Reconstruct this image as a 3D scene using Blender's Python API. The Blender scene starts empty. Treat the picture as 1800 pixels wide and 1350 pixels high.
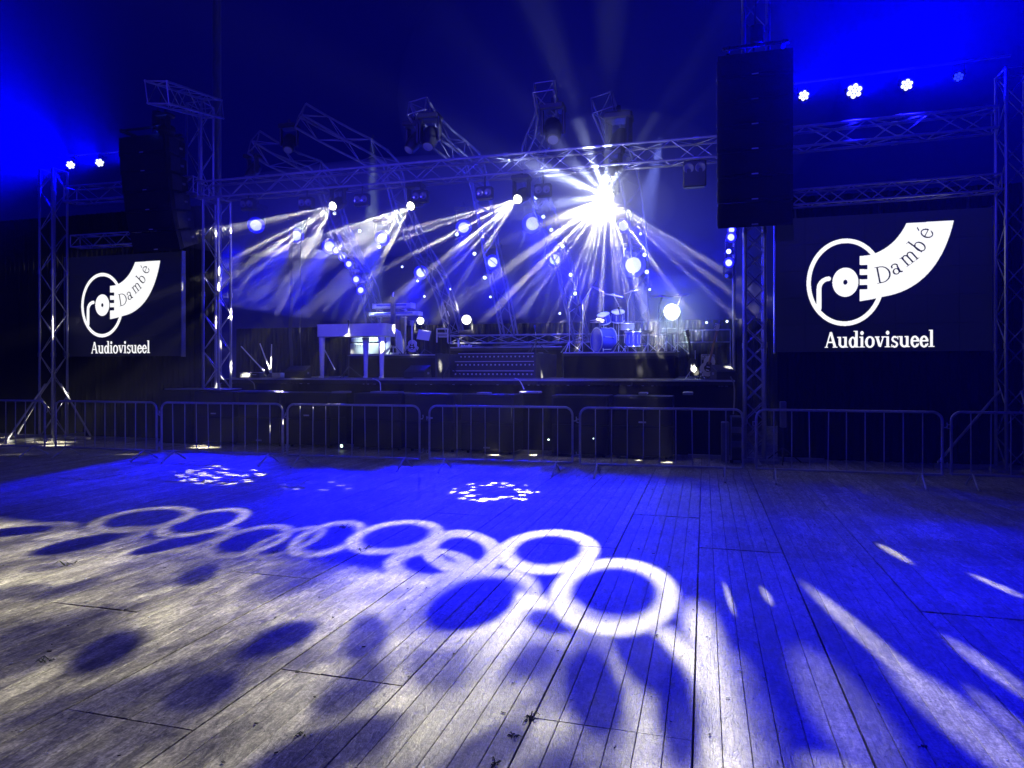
import bpy, math, random
from mathutils import Vector, Matrix, Quaternion
import numpy as np

random.seed(7)
rad = math.radians
SC = bpy.context.scene
COL = SC.collection

# ------------------------------------------------------------------ camera
TH = rad(15.73)                       # the camera is turned left of the stage axis (+Y)
EYE = Vector((0.0, 0.0, 1.7))
F = 1200.0 / 1800.0                   # focal length / picture width
cd = bpy.data.cameras.new('camera')
cd.sensor_width = 36.0
cd.lens = 24.0
cd.shift_y = -25.0 / 1800.0
cd.clip_start = 0.05
cd.clip_end = 400.0
cam = bpy.data.objects.new('camera', cd)
COL.objects.link(cam)
cam.location = EYE
cam.rotation_euler = (rad(90), 0, TH)
SC.camera = cam

# ------------------------------------------------------------------ night sky
w = bpy.data.worlds.new('World')
SC.world = w
w.use_nodes = True
wn = w.node_tree.nodes
bg = wn['Background']
bg.inputs['Color'].default_value = (0.0, 0.0, 1.0, 1)
bg.inputs['Strength'].default_value = 0.055

# ------------------------------------------------------------------ render set-up
SC.render.engine = 'CYCLES'
SC.view_settings.view_transform = 'Standard'
SC.view_settings.look = 'None'
SC.view_settings.exposure = 0.0
SC.view_settings.gamma = 1.0
SC.view_settings.use_curve_mapping = False
cy = SC.cycles
cy.use_denoising = True
cy.max_bounces = 4
cy.diffuse_bounces = 2
cy.glossy_bounces = 2
cy.transmission_bounces = 2
cy.volume_bounces = 0
cy.transparent_max_bounces = 8
cy.sample_clamp_indirect = 4.0
cy.sample_clamp_direct = 0.0
cy.caustics_reflective = False
cy.caustics_refractive = False
cy.use_light_tree = True


# ------------------------------------------------------------------ picture pixel -> point in the place
def ray(px, py):
    a = (px - 900.0) / 1200.0
    b = (650.0 - py) / 1200.0
    return Vector((-math.sin(TH) + a * math.cos(TH), math.cos(TH) + a * math.sin(TH), b))


def at(px, py, Y=None, Z=None, X=None):
    d = ray(px, py)
    if Y is not None:
        t = (Y - EYE.y) / d.y
    elif Z is not None:
        t = (Z - EYE.z) / d.z
    else:
        t = (X - EYE.x) / d.x
    return EYE + d * t


# ------------------------------------------------------------------ materials
def nodes_of(m):
    m.use_nodes = True
    return m.node_tree.nodes, m.node_tree.links


def mat(name, col, rough=0.5, metal=0.0, spec=0.5, noise=0.0, nscale=8.0, bump=0.0):
    m = bpy.data.materials.new(name)
    n, l = nodes_of(m)
    b = n['Principled BSDF']
    b.inputs['Base Color'].default_value = (*col, 1)
    b.inputs['Roughness'].default_value = rough
    b.inputs['Metallic'].default_value = metal
    b.inputs['Specular IOR Level'].default_value = spec
    if noise > 0 or bump > 0:
        tc = n.new('ShaderNodeTexCoord')
        nz = n.new('ShaderNodeTexNoise')
        nz.inputs['Scale'].default_value = nscale
        nz.inputs['Detail'].default_value = 5
        l.new(tc.outputs['Object'], nz.inputs['Vector'])
        if noise > 0:
            cr = n.new('ShaderNodeMapRange')
            cr.inputs['To Min'].default_value = 1 - noise
            cr.inputs['To Max'].default_value = 1 + noise
            l.new(nz.outputs['Fac'], cr.inputs['Value'])
            mx = n.new('ShaderNodeVectorMath')
            mx.operation = 'SCALE'
            mx.inputs[0].default_value = col
            l.new(cr.outputs['Result'], mx.inputs['Scale'])
            l.new(mx.outputs['Vector'], b.inputs['Base Color'])
            r2 = n.new('ShaderNodeMapRange')
            r2.inputs['To Min'].default_value = max(0.02, rough - 0.12)
            r2.inputs['To Max'].default_value = min(1, rough + 0.12)
            l.new(nz.outputs['Fac'], r2.inputs['Value'])
            l.new(r2.outputs['Result'], b.inputs['Roughness'])
        if bump > 0:
            bp = n.new('ShaderNodeBump')
            bp.inputs['Strength'].default_value = bump
            bp.inputs['Distance'].default_value = 0.01
            l.new(nz.outputs['Fac'], bp.inputs['Height'])
            l.new(bp.outputs['Normal'], b.inputs['Normal'])
    return m


def emis(name, col, strength):
    m = bpy.data.materials.new(name)
    n, l = nodes_of(m)
    b = n['Principled BSDF']
    b.inputs['Base Color'].default_value = (0.02, 0.02, 0.02, 1)
    b.inputs['Emission Color'].default_value = (*col, 1)
    b.inputs['Emission Strength'].default_value = strength
    return m


M = {}
M['alu'] = mat('aluminium', (0.36, 0.36, 0.40), 0.45, 0.6, noise=0.15, nscale=14)
M['rib'] = mat('dull_aluminium', (0.16, 0.16, 0.20), 0.5, 0.6, noise=0.2, nscale=14)
M['barrier'] = mat('barrier_steel', (0.5, 0.5, 0.52), 0.5, 0.35, noise=0.35, nscale=26)
M['galv'] = mat('galvanised_steel', (0.42, 0.42, 0.44), 0.42, 0.8, noise=0.3, nscale=22)
M['black'] = mat('black_paint', (0.012, 0.012, 0.013), 0.55, noise=0.3, nscale=6)
M['blackgloss'] = mat('black_lacquer', (0.012, 0.012, 0.014), 0.22)
M['cab'] = mat('speaker_paint', (0.005, 0.005, 0.006), 0.65, spec=0.3, noise=0.3, nscale=20, bump=0.2)
M['grille'] = mat('speaker_grille', (0.007, 0.007, 0.009), 0.8, spec=0.3, bump=0.5, nscale=160)
M['cloth'] = mat('black_cloth', (0.0018, 0.0018, 0.002), 1.0, spec=0.0, noise=0.25, nscale=3, bump=0.2)
M['deck'] = mat('stage_deck', (0.009, 0.009, 0.01), 0.6, spec=0.3, noise=0.4, nscale=5)
M['white'] = mat('white_lacquer', (0.72, 0.72, 0.72), 0.25, noise=0.04)
M['cream'] = mat('cream_vinyl', (0.62, 0.66, 0.64), 0.5, noise=0.08)
M['chrome'] = mat('chrome', (0.8, 0.8, 0.82), 0.28, 0.6)
M['brass'] = mat('cymbal_bronze', (0.75, 0.68, 0.5), 0.3, 0.45)
M['badge'] = mat('badge_metal', (0.55, 0.55, 0.55), 0.35, 0.3)
M['bluedrum'] = mat('blue_drum_wrap', (0.05, 0.06, 0.55), 0.18)
M['skin'] = mat('drum_skin', (0.55, 0.57, 0.62), 0.5)
M['sun'] = mat('guitar_varnish', (0.28, 0.12, 0.05), 0.25)
M['guitarwhite'] = mat('guitar_white', (0.5, 0.5, 0.55), 0.25)
M['neck'] = mat('guitar_neck', (0.2, 0.1, 0.05), 0.4)
M['paper'] = mat('paper', (0.6, 0.62, 0.7), 0.7)
M['red'] = mat('red_paint', (0.4, 0.06, 0.03), 0.4)
M['fabric'] = mat('brown_grille_cloth', (0.16, 0.09, 0.07), 0.9, noise=0.2, nscale=60)
M['mast'] = mat('grey_mast', (0.16, 0.16, 0.18), 0.5, noise=0.2, nscale=3)
M['screen'] = mat('led_wall', (0.03, 0.03, 0.035), 0.75, spec=0.2)
M['cable'] = mat('cable_rubber', (0.02, 0.02, 0.022), 0.45)
M['weed'] = mat('weed_leaf', (0.06, 0.08, 0.03), 0.7)
M['lensoff'] = mat('dark_lens', (0.25, 0.25, 0.3), 0.12, 0.3)
M['drape'] = mat('gauze_drape', (0.06, 0.06, 0.09), 0.9)
M['logo'] = emis('led_white', (1.0, 1.0, 1.0), 1.05)
M['ledbg'] = emis('led_black_level', (0.35, 0.4, 1.0), 0.005)
M['lenswarm'] = emis('beam_lens', (1.0, 0.95, 0.8), 7)
M['lensblue'] = emis('wash_lens', (0.5, 0.55, 1.0), 2.0)
M['lenspin'] = emis('pin_lens', (0.6, 0.72, 1.0), 4)
M['lenswhite'] = emis('white_lens', (0.9, 0.98, 1.0), 5)
M['lenscream'] = emis('cream_lens', (1.0, 0.95, 0.78), 6)
M['lenspar'] = emis('par_cell', (0.7, 0.75, 1.0), 2.5)
M['haloblue'] = emis('blue_halo_glow', (0.0, 0.0, 1.0), 1.0)  # emissive colour for the halo round the lit blue lenses
M['lensdim'] = emis('blue_pilot_light', (0.02, 0.04, 1.0), 1.5)
M['pilot'] = emis('green_white_pilot', (0.75, 1.0, 0.8), 6)


# ------------------------------------------------------------------ mesh builder and objects
class MB:
    def __init__(s):
        s.v = []
        s.f = []

    def add(s, vs, fs):
        o = len(s.v)
        s.v += [Vector(p) for p in vs]
        s.f += [[i + o for i in f] for f in fs]
        return s

    def box(s, c, d, R=None):
        c = Vector(c)
        x, y, z = d[0] / 2, d[1] / 2, d[2] / 2
        vs = [Vector((i * x, j * y, k * z)) for k in (-1, 1) for j in (-1, 1) for i in (-1, 1)]
        if R is not None:
            vs = [R @ p for p in vs]
        return s.add([p + c for p in vs], [(0, 2, 3, 1), (4, 5, 7, 6), (0, 1, 5, 4), (2, 6, 7, 3), (0, 4, 6, 2), (1, 3, 7, 5)])

    def bbox(s, c, d, b=0.01, R=None):
        """box with chamfered edges"""
        c = Vector(c)
        x, y, z = d[0] / 2, d[1] / 2, d[2] / 2
        b = min(b, x * .9, y * .9, z * .9)
        rings = []
        for zz, k in ((-z, 1), (-z + b, 0), (z - b, 0), (z, 1)):
            xx, yy = x - b * k, y - b * k
            r = []
            for (sx, sy) in ((-1, -1), (1, -1), (1, 1), (-1, 1)):
                if sx * sy > 0:
                    r += [(sx * xx, sy * (yy - b), zz), (sx * (xx - b), sy * yy, zz)] if sx < 0 else [(sx * xx, sy * (yy - b), zz), (sx * (xx - b), sy * yy, zz)]
                else:
                    r += [(sx * (xx - b), sy * yy, zz), (sx * xx, sy * (yy - b), zz)]
            rings.append(r)
        # order of corner points so that each ring runs round counter-clockwise
        vs = []
        for r in rings:
            q = sorted(r, key=lambda p: math.atan2(p[1] / max(y, 1e-6), p[0] / max(x, 1e-6)))
            vs += q
        fs = []
        for k in range(3):
            for i in range(8):
                j = (i + 1) % 8
                fs.append((k * 8 + i, k * 8 + j, k * 8 + 8 + j, k * 8 + 8 + i))
        fs.append(tuple(range(7, -1, -1)))
        fs.append(tuple(range(24, 32)))
        vs = [Vector(p) for p in vs]
        if R is not None:
            vs = [R @ p for p in vs]
        return s.add([p + c for p in vs], fs)

    def tube(s, p0, p1, r0, r1=None, n=8, cap=True):
        p0, p1 = Vector(p0), Vector(p1)
        r1 = r0 if r1 is None else r1
        d = (p1 - p0).normalized()
        a = d.orthogonal().normalized()
        b = d.cross(a)
        vs = []
        for p, r in ((p0, r0), (p1, r1)):
            for i in range(n):
                t = 2 * math.pi * i / n
                vs.append(p + a * math.cos(t) * r + b * math.sin(t) * r)
        fs = [(i, (i + 1) % n, n + (i + 1) % n, n + i) for i in range(n)]
        if cap:
            fs += [tuple(range(n - 1, -1, -1)), tuple(range(n, 2 * n))]
        return s.add(vs, fs)

    def path(s, pts, r, n=8, closed=False):
        pts = [Vector(p) for p in pts]
        m = len(pts)
        a = None
        vs = []
        for i, p in enumerate(pts):
            if closed:
                t = (pts[(i + 1) % m] - pts[i - 1]).normalized()
            else:
                t = (pts[min(i + 1, m - 1)] - pts[max(i - 1, 0)]).normalized()
            if a is None:
                a = t.orthogonal().normalized()
            a = (a - t * a.dot(t)).normalized()
            b = t.cross(a)
            rr = r[i] if isinstance(r, (list, tuple)) else r
            for k in range(n):
                q = 2 * math.pi * k / n
                vs.append(p + a * math.cos(q) * rr + b * math.sin(q) * rr)
        fs = []
        for i in range(m if closed else m - 1):
            j = (i + 1) % m
            for k in range(n):
                k2 = (k + 1) % n
                fs.append((i * n + k, i * n + k2, j * n + k2, j * n + k))
        if not closed:
            fs += [tuple(range(n - 1, -1, -1)), tuple(range((m - 1) * n, m * n))]
        return s.add(vs, fs)

    def lathe(s, prof, c=(0, 0, 0), R=None, n=24):
        """prof: (radius, height) pairs turned round local z"""
        c = Vector(c)
        vs = []
        for r, h in prof:
            for i in range(n):
                t = 2 * math.pi * i / n
                p = Vector((r * math.cos(t), r * math.sin(t), h))
                vs.append((R @ p if R is not None else p) + c)
        fs = []
        for k in range(len(prof) - 1):
            for i in range(n):
                j = (i + 1) % n
                fs.append((k * n + i, k * n + j, (k + 1) * n + j, (k + 1) * n + i))
        fs += [tuple(range(n - 1, -1, -1)), tuple(range((len(prof) - 1) * n, len(prof) * n))]
        return s.add(vs, fs)

    def prism(s, poly, h, c=(0, 0, 0), R=None):
        """poly in local xy, thickness h along local z"""
        c = Vector(c)
        n = len(poly)
        vs = [Vector((p[0], p[1], z)) for z in (-h / 2, h / 2) for p in poly]
        if R is not None:
            vs = [R @ p for p in vs]
        fs = [(i, (i + 1) % n, n + (i + 1) % n, n + i) for i in range(n)]
        fs += [tuple(range(n - 1, -1, -1)), tuple(range(n, 2 * n))]
        return s.add([p + c for p in vs], fs)


def origin_of(o):
    v = Vector((0, 0, 0))
    while o is not None:
        v = v + Vector(o.location)
        o = o.parent
    return v


def obj(name, mb, m, parent=None, smooth=False, local=False, kind=None, label=None):
    """one mesh object; the builder's points are world points unless local=True"""
    me = bpy.data.meshes.new(name)
    off = Vector((0, 0, 0)) if (local or parent is None) else origin_of(parent)
    me.from_pydata([tuple(p - off) for p in mb.v], [], mb.f)
    me.update()
    if smooth:
        me.shade_smooth()
        me.set_sharp_from_angle(angle=rad(40))
    if m is not None:
        me.materials.append(m)
    o = bpy.data.objects.new(name, me)
    COL.objects.link(o)
    if parent is not None:
        o.parent = parent
    if kind:
        o['kind'] = kind
    if label:
        o['label'] = label
    return o


def tag(o, label=None, cat=None, group=None, kind=None):
    if label:
        o['label'] = label
    if cat:
        o['category'] = cat
    if group:
        o['group'] = group
    if kind:
        o['kind'] = kind
    return o


def thing(name, label, cat, loc=(0, 0, 0), group=None, rz=0.0):
    o = bpy.data.objects.new(name, None)
    o.empty_display_size = 0.1
    COL.objects.link(o)
    o.location = loc
    o.rotation_euler = (0, 0, rz)
    return tag(o, label, cat, group)


def single(name, mb, m, label, cat, group=None, smooth=False):
    """a thing that is one mesh, origin at the foot of its box"""
    lo = Vector((min(p.x for p in mb.v), min(p.y for p in mb.v), min(p.z for p in mb.v)))
    hi = Vector((max(p.x for p in mb.v), max(p.y for p in mb.v), max(p.z for p in mb.v)))
    c = Vector(((lo.x + hi.x) / 2, (lo.y + hi.y) / 2, lo.z))
    mb.v = [p - c for p in mb.v]
    o = obj(name, mb, m, None, smooth, local=True)
    o.location = c
    return tag(o, label, cat, group)


def copy_tree(o, parent=None):
    c = o.copy()
    COL.objects.link(c)
    c.parent = parent
    for ch in list(o.children):
        copy_tree(ch, c)
    return c


def aim(d):
    """rotation that turns local -z to direction d"""
    return Vector(d).to_track_quat('-Z', 'Y')


def spot(name, p, target, power, col, angle, blend=0.15, radius=0.05, parent=None, nodes=None):
    ld = bpy.data.lights.new(name, 'SPOT')
    ld.energy = power
    ld.color = col
    ld.spot_size = rad(angle)
    ld.spot_blend = blend
    ld.shadow_soft_size = radius
    o = bpy.data.objects.new(name, ld)
    COL.objects.link(o)
    o.rotation_mode = 'QUATERNION'
    p = Vector(p)
    o.rotation_quaternion = aim(Vector(target) - p)
    o.location = p
    if parent is not None:
        o.parent = parent
        o.location = p - origin_of(parent)
    return o


def point(name, p, power, col, radius=0.1, parent=None):
    ld = bpy.data.lights.new(name, 'POINT')
    ld.energy = power
    ld.color = col
    ld.shadow_soft_size = radius
    o = bpy.data.objects.new(name, ld)
    COL.objects.link(o)
    o.location = Vector(p)
    if parent is not None:
        o.parent = parent
        o.location = Vector(p) - origin_of(parent)
    return o
P_FAN = 44000
P_RING = 18500
P_GLARE = 55
P_GLARE2 = 65
P_WASH = 8000
P_GLOW = 90
P_PIN = 9000
P_PAR = 52000
P_FOH = 18000
P_AMP = 6000
SMOKE = 0.07
# ================================================================== FLOOR OF PLANKS
def wood_material():
    m = bpy.data.materials.new('weathered_planks')
    n, l = nodes_of(m)
    b = n['Principled BSDF']
    geo = n.new('ShaderNodeNewGeometry')
    # every plank is cut from another place of the wood: shift the pattern plank by plank
    info = n.new('ShaderNodeObjectInfo')
    at_ = n.new('ShaderNodeAttribute')
    at_.attribute_name = 'tone'
    rnd = n.new('ShaderNodeMath')
    rnd.operation = 'ADD'
    l.new(info.outputs['Random'], rnd.inputs[0])
    l.new(at_.outputs['Fac'], rnd.inputs[1])
    fr = n.new('ShaderNodeMath')
    fr.operation = 'FRACT'
    l.new(rnd.outputs[0], fr.inputs[0])
    sh = n.new('ShaderNodeVectorMath')
    sh.operation = 'SCALE'
    sh.inputs[0].default_value = (17.0, 43.0, 5.0)
    l.new(fr.outputs[0], sh.inputs['Scale'])
    pos = n.new('ShaderNodeVectorMath')
    pos.operation = 'ADD'
    l.new(geo.outputs['Position'], pos.inputs[0])
    l.new(sh.outputs['Vector'], pos.inputs[1])
    mp = n.new('ShaderNodeMapping')
    mp.inputs['Scale'].default_value = (11.0, 0.7, 1.0)
    l.new(pos.outputs['Vector'], mp.inputs['Vector'])
    mp2 = n.new('ShaderNodeMapping')
    mp2.inputs['Scale'].default_value = (1.5, 0.55, 1.0)
    l.new(pos.outputs['Vector'], mp2.inputs['Vector'])
    grain = n.new('ShaderNodeTexNoise')
    grain.inputs['Scale'].default_value = 5.0
    grain.inputs['Detail'].default_value = 8
    grain.inputs['Roughness'].default_value = 0.65
    l.new(mp.outputs['Vector'], grain.inputs['Vector'])
    blot = n.new('ShaderNodeTexNoise')
    blot.inputs['Scale'].default_value = 1.6
    blot.inputs['Detail'].default_value = 5
    l.new(geo.outputs['Position'], blot.inputs['Vector'])
    # scuffs: short curled scratches
    sc = n.new('ShaderNodeTexNoise')
    sc.inputs['Scale'].default_value = 13.0
    sc.inputs['Detail'].default_value = 6
    sc.inputs['Roughness'].default_value = 0.62
    sc.inputs['Distortion'].default_value = 1.2
    l.new(mp2.outputs['Vector'], sc.inputs['Vector'])
    fine = n.new('ShaderNodeTexNoise')
    fine.inputs['Scale'].default_value = 60.0
    fine.inputs['Detail'].default_value = 6
    fine.inputs['Roughness'].default_value = 0.7
    fine.inputs['Distortion'].default_value = 0.8
    l.new(mp2.outputs['Vector'], fine.inputs['Vector'])
    # curled scuff marks left by feet and chairs
    sw = n.new('ShaderNodeTexWave')
    sw.wave_type = 'RINGS'
    sw.inputs['Scale'].default_value = 9.0
    sw.inputs['Distortion'].default_value = 14.0
    sw.inputs['Detail'].default_value = 3.0
    sw.inputs['Detail Scale'].default_value = 2.2
    l.new(pos.outputs['Vector'], sw.inputs['Vector'])
    # each plank has its own tone
    def mul(a, lo, hi, flo=0.0, fhi=1.0):
        r = n.new('ShaderNodeMapRange')
        r.inputs['From Min'].default_value = flo
        r.inputs['From Max'].default_value = fhi
        r.inputs['To Min'].default_value = lo
        r.inputs['To Max'].default_value = hi
        l.new(a, r.inputs['Value'])
        return r.outputs['Result']

    def times(a, c):
        k = n.new('ShaderNodeMath')
        k.operation = 'MULTIPLY'
        l.new(a, k.inputs[0])
        l.new(c, k.inputs[1])
        return k.outputs[0]
    v = times(mul(grain.outputs['Fac'], 0.62, 1.35, 0.3, 0.7), mul(blot.outputs['Fac'], 0.72, 1.25, 0.3, 0.7))
    v = times(v, mul(sc.outputs['Fac'], 0.5, 1.5, 0.36, 0.64))
    v = times(v, mul(fine.outputs['Fac'], 0.55, 1.45, 0.34, 0.66))
    v = times(v, mul(fr.outputs[0], 0.70, 1.18))
    v = times(v, mul(sw.outputs['Fac'], 0.86, 1.22, 0.1, 1.0))
    ramp = n.new('ShaderNodeMix')
    ramp.data_type = 'RGBA'
    ramp.inputs['A'].default_value = (0.255, 0.228, 0.185, 1)
    ramp.inputs['B'].default_value = (0.33, 0.31, 0.27, 1)
    l.new(blot.outputs['Fac'], ramp.inputs['Factor'])
    sv = n.new('ShaderNodeVectorMath')
    sv.operation = 'SCALE'
    l.new(ramp.outputs['Result'], sv.inputs[0])
    l.new(v, sv.inputs['Scale'])
    l.new(sv.outputs['Vector'], b.inputs['Base Color'])
    l.new(mul(sc.outputs['Fac'], 0.38, 0.68), b.inputs['Roughness'])
    b.inputs['Specular IOR Level'].default_value = 0.35
    bp = n.new('ShaderNodeBump')
    bp.inputs['Strength'].default_value = 0.6
    bp.inputs['Distance'].default_value = 0.010
    add = n.new('ShaderNodeMath')
    add.operation = 'ADD'
    l.new(sc.outputs['Fac'], add.inputs[0])
    l.new(times(fine.outputs['Fac'], mul(grain.outputs['Fac'], 0.2, 1.0)), add.inputs[1])
    l.new(add.outputs[0], bp.inputs['Height'])
    l.new(bp.outputs['Normal'], b.inputs['Normal'])
    return m


M['wood'] = wood_material()
M['earth'] = mat('dark_earth', (0.02, 0.018, 0.016), 0.95, noise=0.4, nscale=3, bump=0.4)

g = MB()
g.add([(-35, -11, -0.16), (27, -11, -0.16), (27, 36, -0.16), (-35, 36, -0.16)], [(0, 1, 2, 3)])
tag(obj('ground', g, M['earth']), kind='structure', label='dark ground under and around the plank floor')

fl = MB().box((-5.0, 13.0, -0.085), (50, 40, 0.06))
FLOOR = tag(obj('floor', fl, M['black']), kind='structure', label='event floor of weathered wooden panels')
PW = 0.757            # width of one panel: six planks
X0 = -0.05            # a wide joint runs along here
PLW = (PW - 0.0065) / 6.0
seam = {-1: 3.24, -3: 3.38, -4: 2.69, -2: 1.65, 0: 1.9, 1: 7.6, 2: 5.4, -5: 4.9, -6: 3.9}
planks = []
for c in range(-33, 26):
    s0 = seam.get(c, 2.0 + 4.6 * random.random())
    LN = 4.88
    k0 = math.floor((-3.0 - s0) / LN)
    for k in range(k0, 8):
        ya, yb = s0 + k * LN, s0 + (k + 1) * LN
        if ya > 32 or yb < -3.5:
            continue
        dz = random.uniform(-0.0035, 0.0025)
        for i in range(6):
            xa = X0 + c * PW + 0.00325 + i * PLW + 0.0013
            planks.append((xa, xa + PLW - 0.0026, ya + 0.0035, yb - 0.0035, dz + random.uniform(-0.0012, 0.0012)))


def plank_geo(mb, xa, xb, ya, yb, z):
    b = 0.002
    h = 0.05
    mb.add([(xa, ya, z - h), (xb, ya, z - h), (xb, yb, z - h), (xa, yb, z - h),
            (xa, ya, z - b), (xb, ya, z - b), (xb, yb, z - b), (xa, yb, z - b),
            (xa + b, ya + b, z), (xb - b, ya + b, z), (xb - b, yb - b, z), (xa + b, yb - b, z)],
           [(0, 1, 5, 4), (1, 2, 6, 5), (2, 3, 7, 6), (3, 0, 4, 7), (4, 5, 9, 8), (5, 6, 10, 9), (6, 7, 11, 10), (7, 4, 8, 11), (8, 9, 10, 11)])


def seen(p):
    xa, xb, ya, yb, z = p
    best = 0
    for t in range(9):
        y = ya + (yb - ya) * t / 8
        for x in (xa, xb):
            d = Vector((x, y, 0)) - EYE
            zc = -d.x * math.sin(TH) + d.y * math.cos(TH)
            if zc < 1.2:
                continue
            lat = d.x * math.cos(TH) + d.y * math.sin(TH)
            px, py = 900 + 1200 * lat / zc, 650 + 2040 / zc
            if -20 < px < 1820 and py < 1380:
                best = max(best, 1.0 / zc)
    return best


order = sorted(planks, key=seen, reverse=True)
near = [p for p in order[:290] if seen(p) > 0]
far = order[len(near):]
share = {}
for p in near:
    L = round(p[3] - p[2], 3)
    if L not in share:
        mb = MB()
        plank_geo(mb, -(PLW - 0.0026) / 2, (PLW - 0.0026) / 2, -L / 2, L / 2, 0)
        o = obj('plank', mb, M['wood'], FLOOR, local=True)
        share[L] = o.data
    else:
        o = bpy.data.objects.new('plank', share[L])
        COL.objects.link(o)
        o.parent = FLOOR
    o.location = ((p[0] + p[1]) / 2, (p[2] + p[3]) / 2, p[4])
mb = MB()
for p in far:
    plank_geo(mb, *p)
o = obj('far_planks', mb, M['wood'], FLOOR, kind='stuff')
ta = o.data.attributes.new('tone', 'FLOAT', 'POINT')
vals = np.repeat(np.array([random.random() for _ in far], dtype=np.float32), 12)
ta.data.foreach_set('value', vals)
# screw heads beside the cross joints and in rows along the joists
mb = MB()


def screw(x, y, z=0.0):
    r = random.uniform(0.0036, 0.0056)
    pts = [(x + r * math.cos(a * math.pi / 3), y + r * math.sin(a * math.pi / 3), z + 0.0008) for a in range(6)]
    mb.add(pts, [tuple(range(6))])


for p in near:
    xa, xb, ya, yb, z = p
    for ys in (ya + 0.06, yb - 0.06):
        for q in (0.25, 0.75):
            screw(xa + (xb - xa) * q + random.uniform(-.008, .008), ys + random.uniform(-.012, .012), z)
    y = ya + 0.61
    while y < yb - 0.3:
        screw(xa + (xb - xa) * random.uniform(0.3, 0.7), y + random.uniform(-.02, .02), z)
        if random.random() < 0.5:
            screw(xa + (xb - xa) * random.uniform(0.2, 0.8), y + random.uniform(-.02, .02), z)
        y += 0.61
obj('screw_heads', mb, M['black'], FLOOR, kind='stuff')
# crumbs, chips and straw lying about
mb = MB()
mb2 = MB()
for i in range(420):
    y = 2.3 + 8 * random.random() ** 1.5
    x = random.uniform(-6, 4)
    s = random.uniform(0.003, 0.010)
    t = mb if random.random() < 0.55 else mb2
    a = random.random() * 6.28
    R = Matrix.Rotation(a, 3, 'Z')
    t.box((x, y, 0.003), (s * random.uniform(1, 3.2), s, 0.003), R)
tag(obj('chips', mb, M['paper']), 'pale crumbs and chips scattered over the plank floor', 'litter', kind='stuff')
tag(obj('dirt', mb2, M['earth']), 'dark bits of dirt scattered over the plank floor', 'dirt', kind='stuff')


def weed(px, py, s, label, n=9):
    p = at(px, py, Z=0)
    mb = MB()
    for i in range(n):
        a = random.uniform(0, 6.28)
        L = s * random.uniform(0.5, 1.1)
        r = random.uniform(-s * .8, s * .8)
        b0 = p + Vector((random.uniform(-.006, .006), r, -0.01))
        d = Vector((math.cos(a) * 0.8, math.sin(a) * 0.8, random.uniform(0.35, 1.0))).normalized()
        q = b0 + d * L
        e = q + (d + Vector((0, 0, -1.1))).normalized() * L * 0.6
        mb.path([b0, b0 + d * L * .5, q, e], [0.002, 0.0035, 0.0028, 0.0006], 4)
    single('weed', mb, M['weed'], label, 'weed', 'weeds in the floor joints')


weed(932, 1262, 0.035, 'biggest tuft of weed, at the corner of the pale short-end panel near the bottom', 16)
weed(905, 1290, 0.028, 'weed strip in the wide joint just below the biggest tuft', 12)
weed(870, 1340, 0.032, 'weed in the wide joint at the bottom edge of the picture', 8)
weed(607, 928, 0.09, 'small weed growing in the joint between the white rings on the left', 7)
weed(640, 966, 0.08, 'low weed in the joint below the ring left of the middle', 7)
weed(78, 1163, 0.05, 'dry weed in the joint near the left edge', 8)
weed(535, 1290, 0.035, 'thin dry sprig lying on the boards, lower left of the middle', 6)
weed(120, 993, 0.08, 'dry sprig in the joint at the far left of the lit floor', 6)
weed(480, 972, 0.08, 'dark sprig in the joint between the left rings', 6)
# ================================================================== LAMPS WITH PATTERN WHEELS
def ell(px, py, a, b, ang):
    """ellipse seen in the picture -> the same ellipse on the floor: centre and inverse 2x2"""
    t = rad(ang)
    u = Vector((math.cos(t), -math.sin(t)))
    v = Vector((math.sin(t), math.cos(t)))
    P = [at(px + k * a * u.x, py + k * a * u.y, Z=0) for k in (1, -1)] + [at(px + k * b * v.x, py + k * b * v.y, Z=0) for k in (1, -1)]
    c = (P[0] + P[1] + P[2] + P[3]) / 4
    e1, e2 = (P[0] - P[1]) / 2, (P[2] - P[3]) / 2
    m = Matrix(((e1.x, e2.x), (e1.y, e2.y))).inverted()
    return c, m


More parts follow.
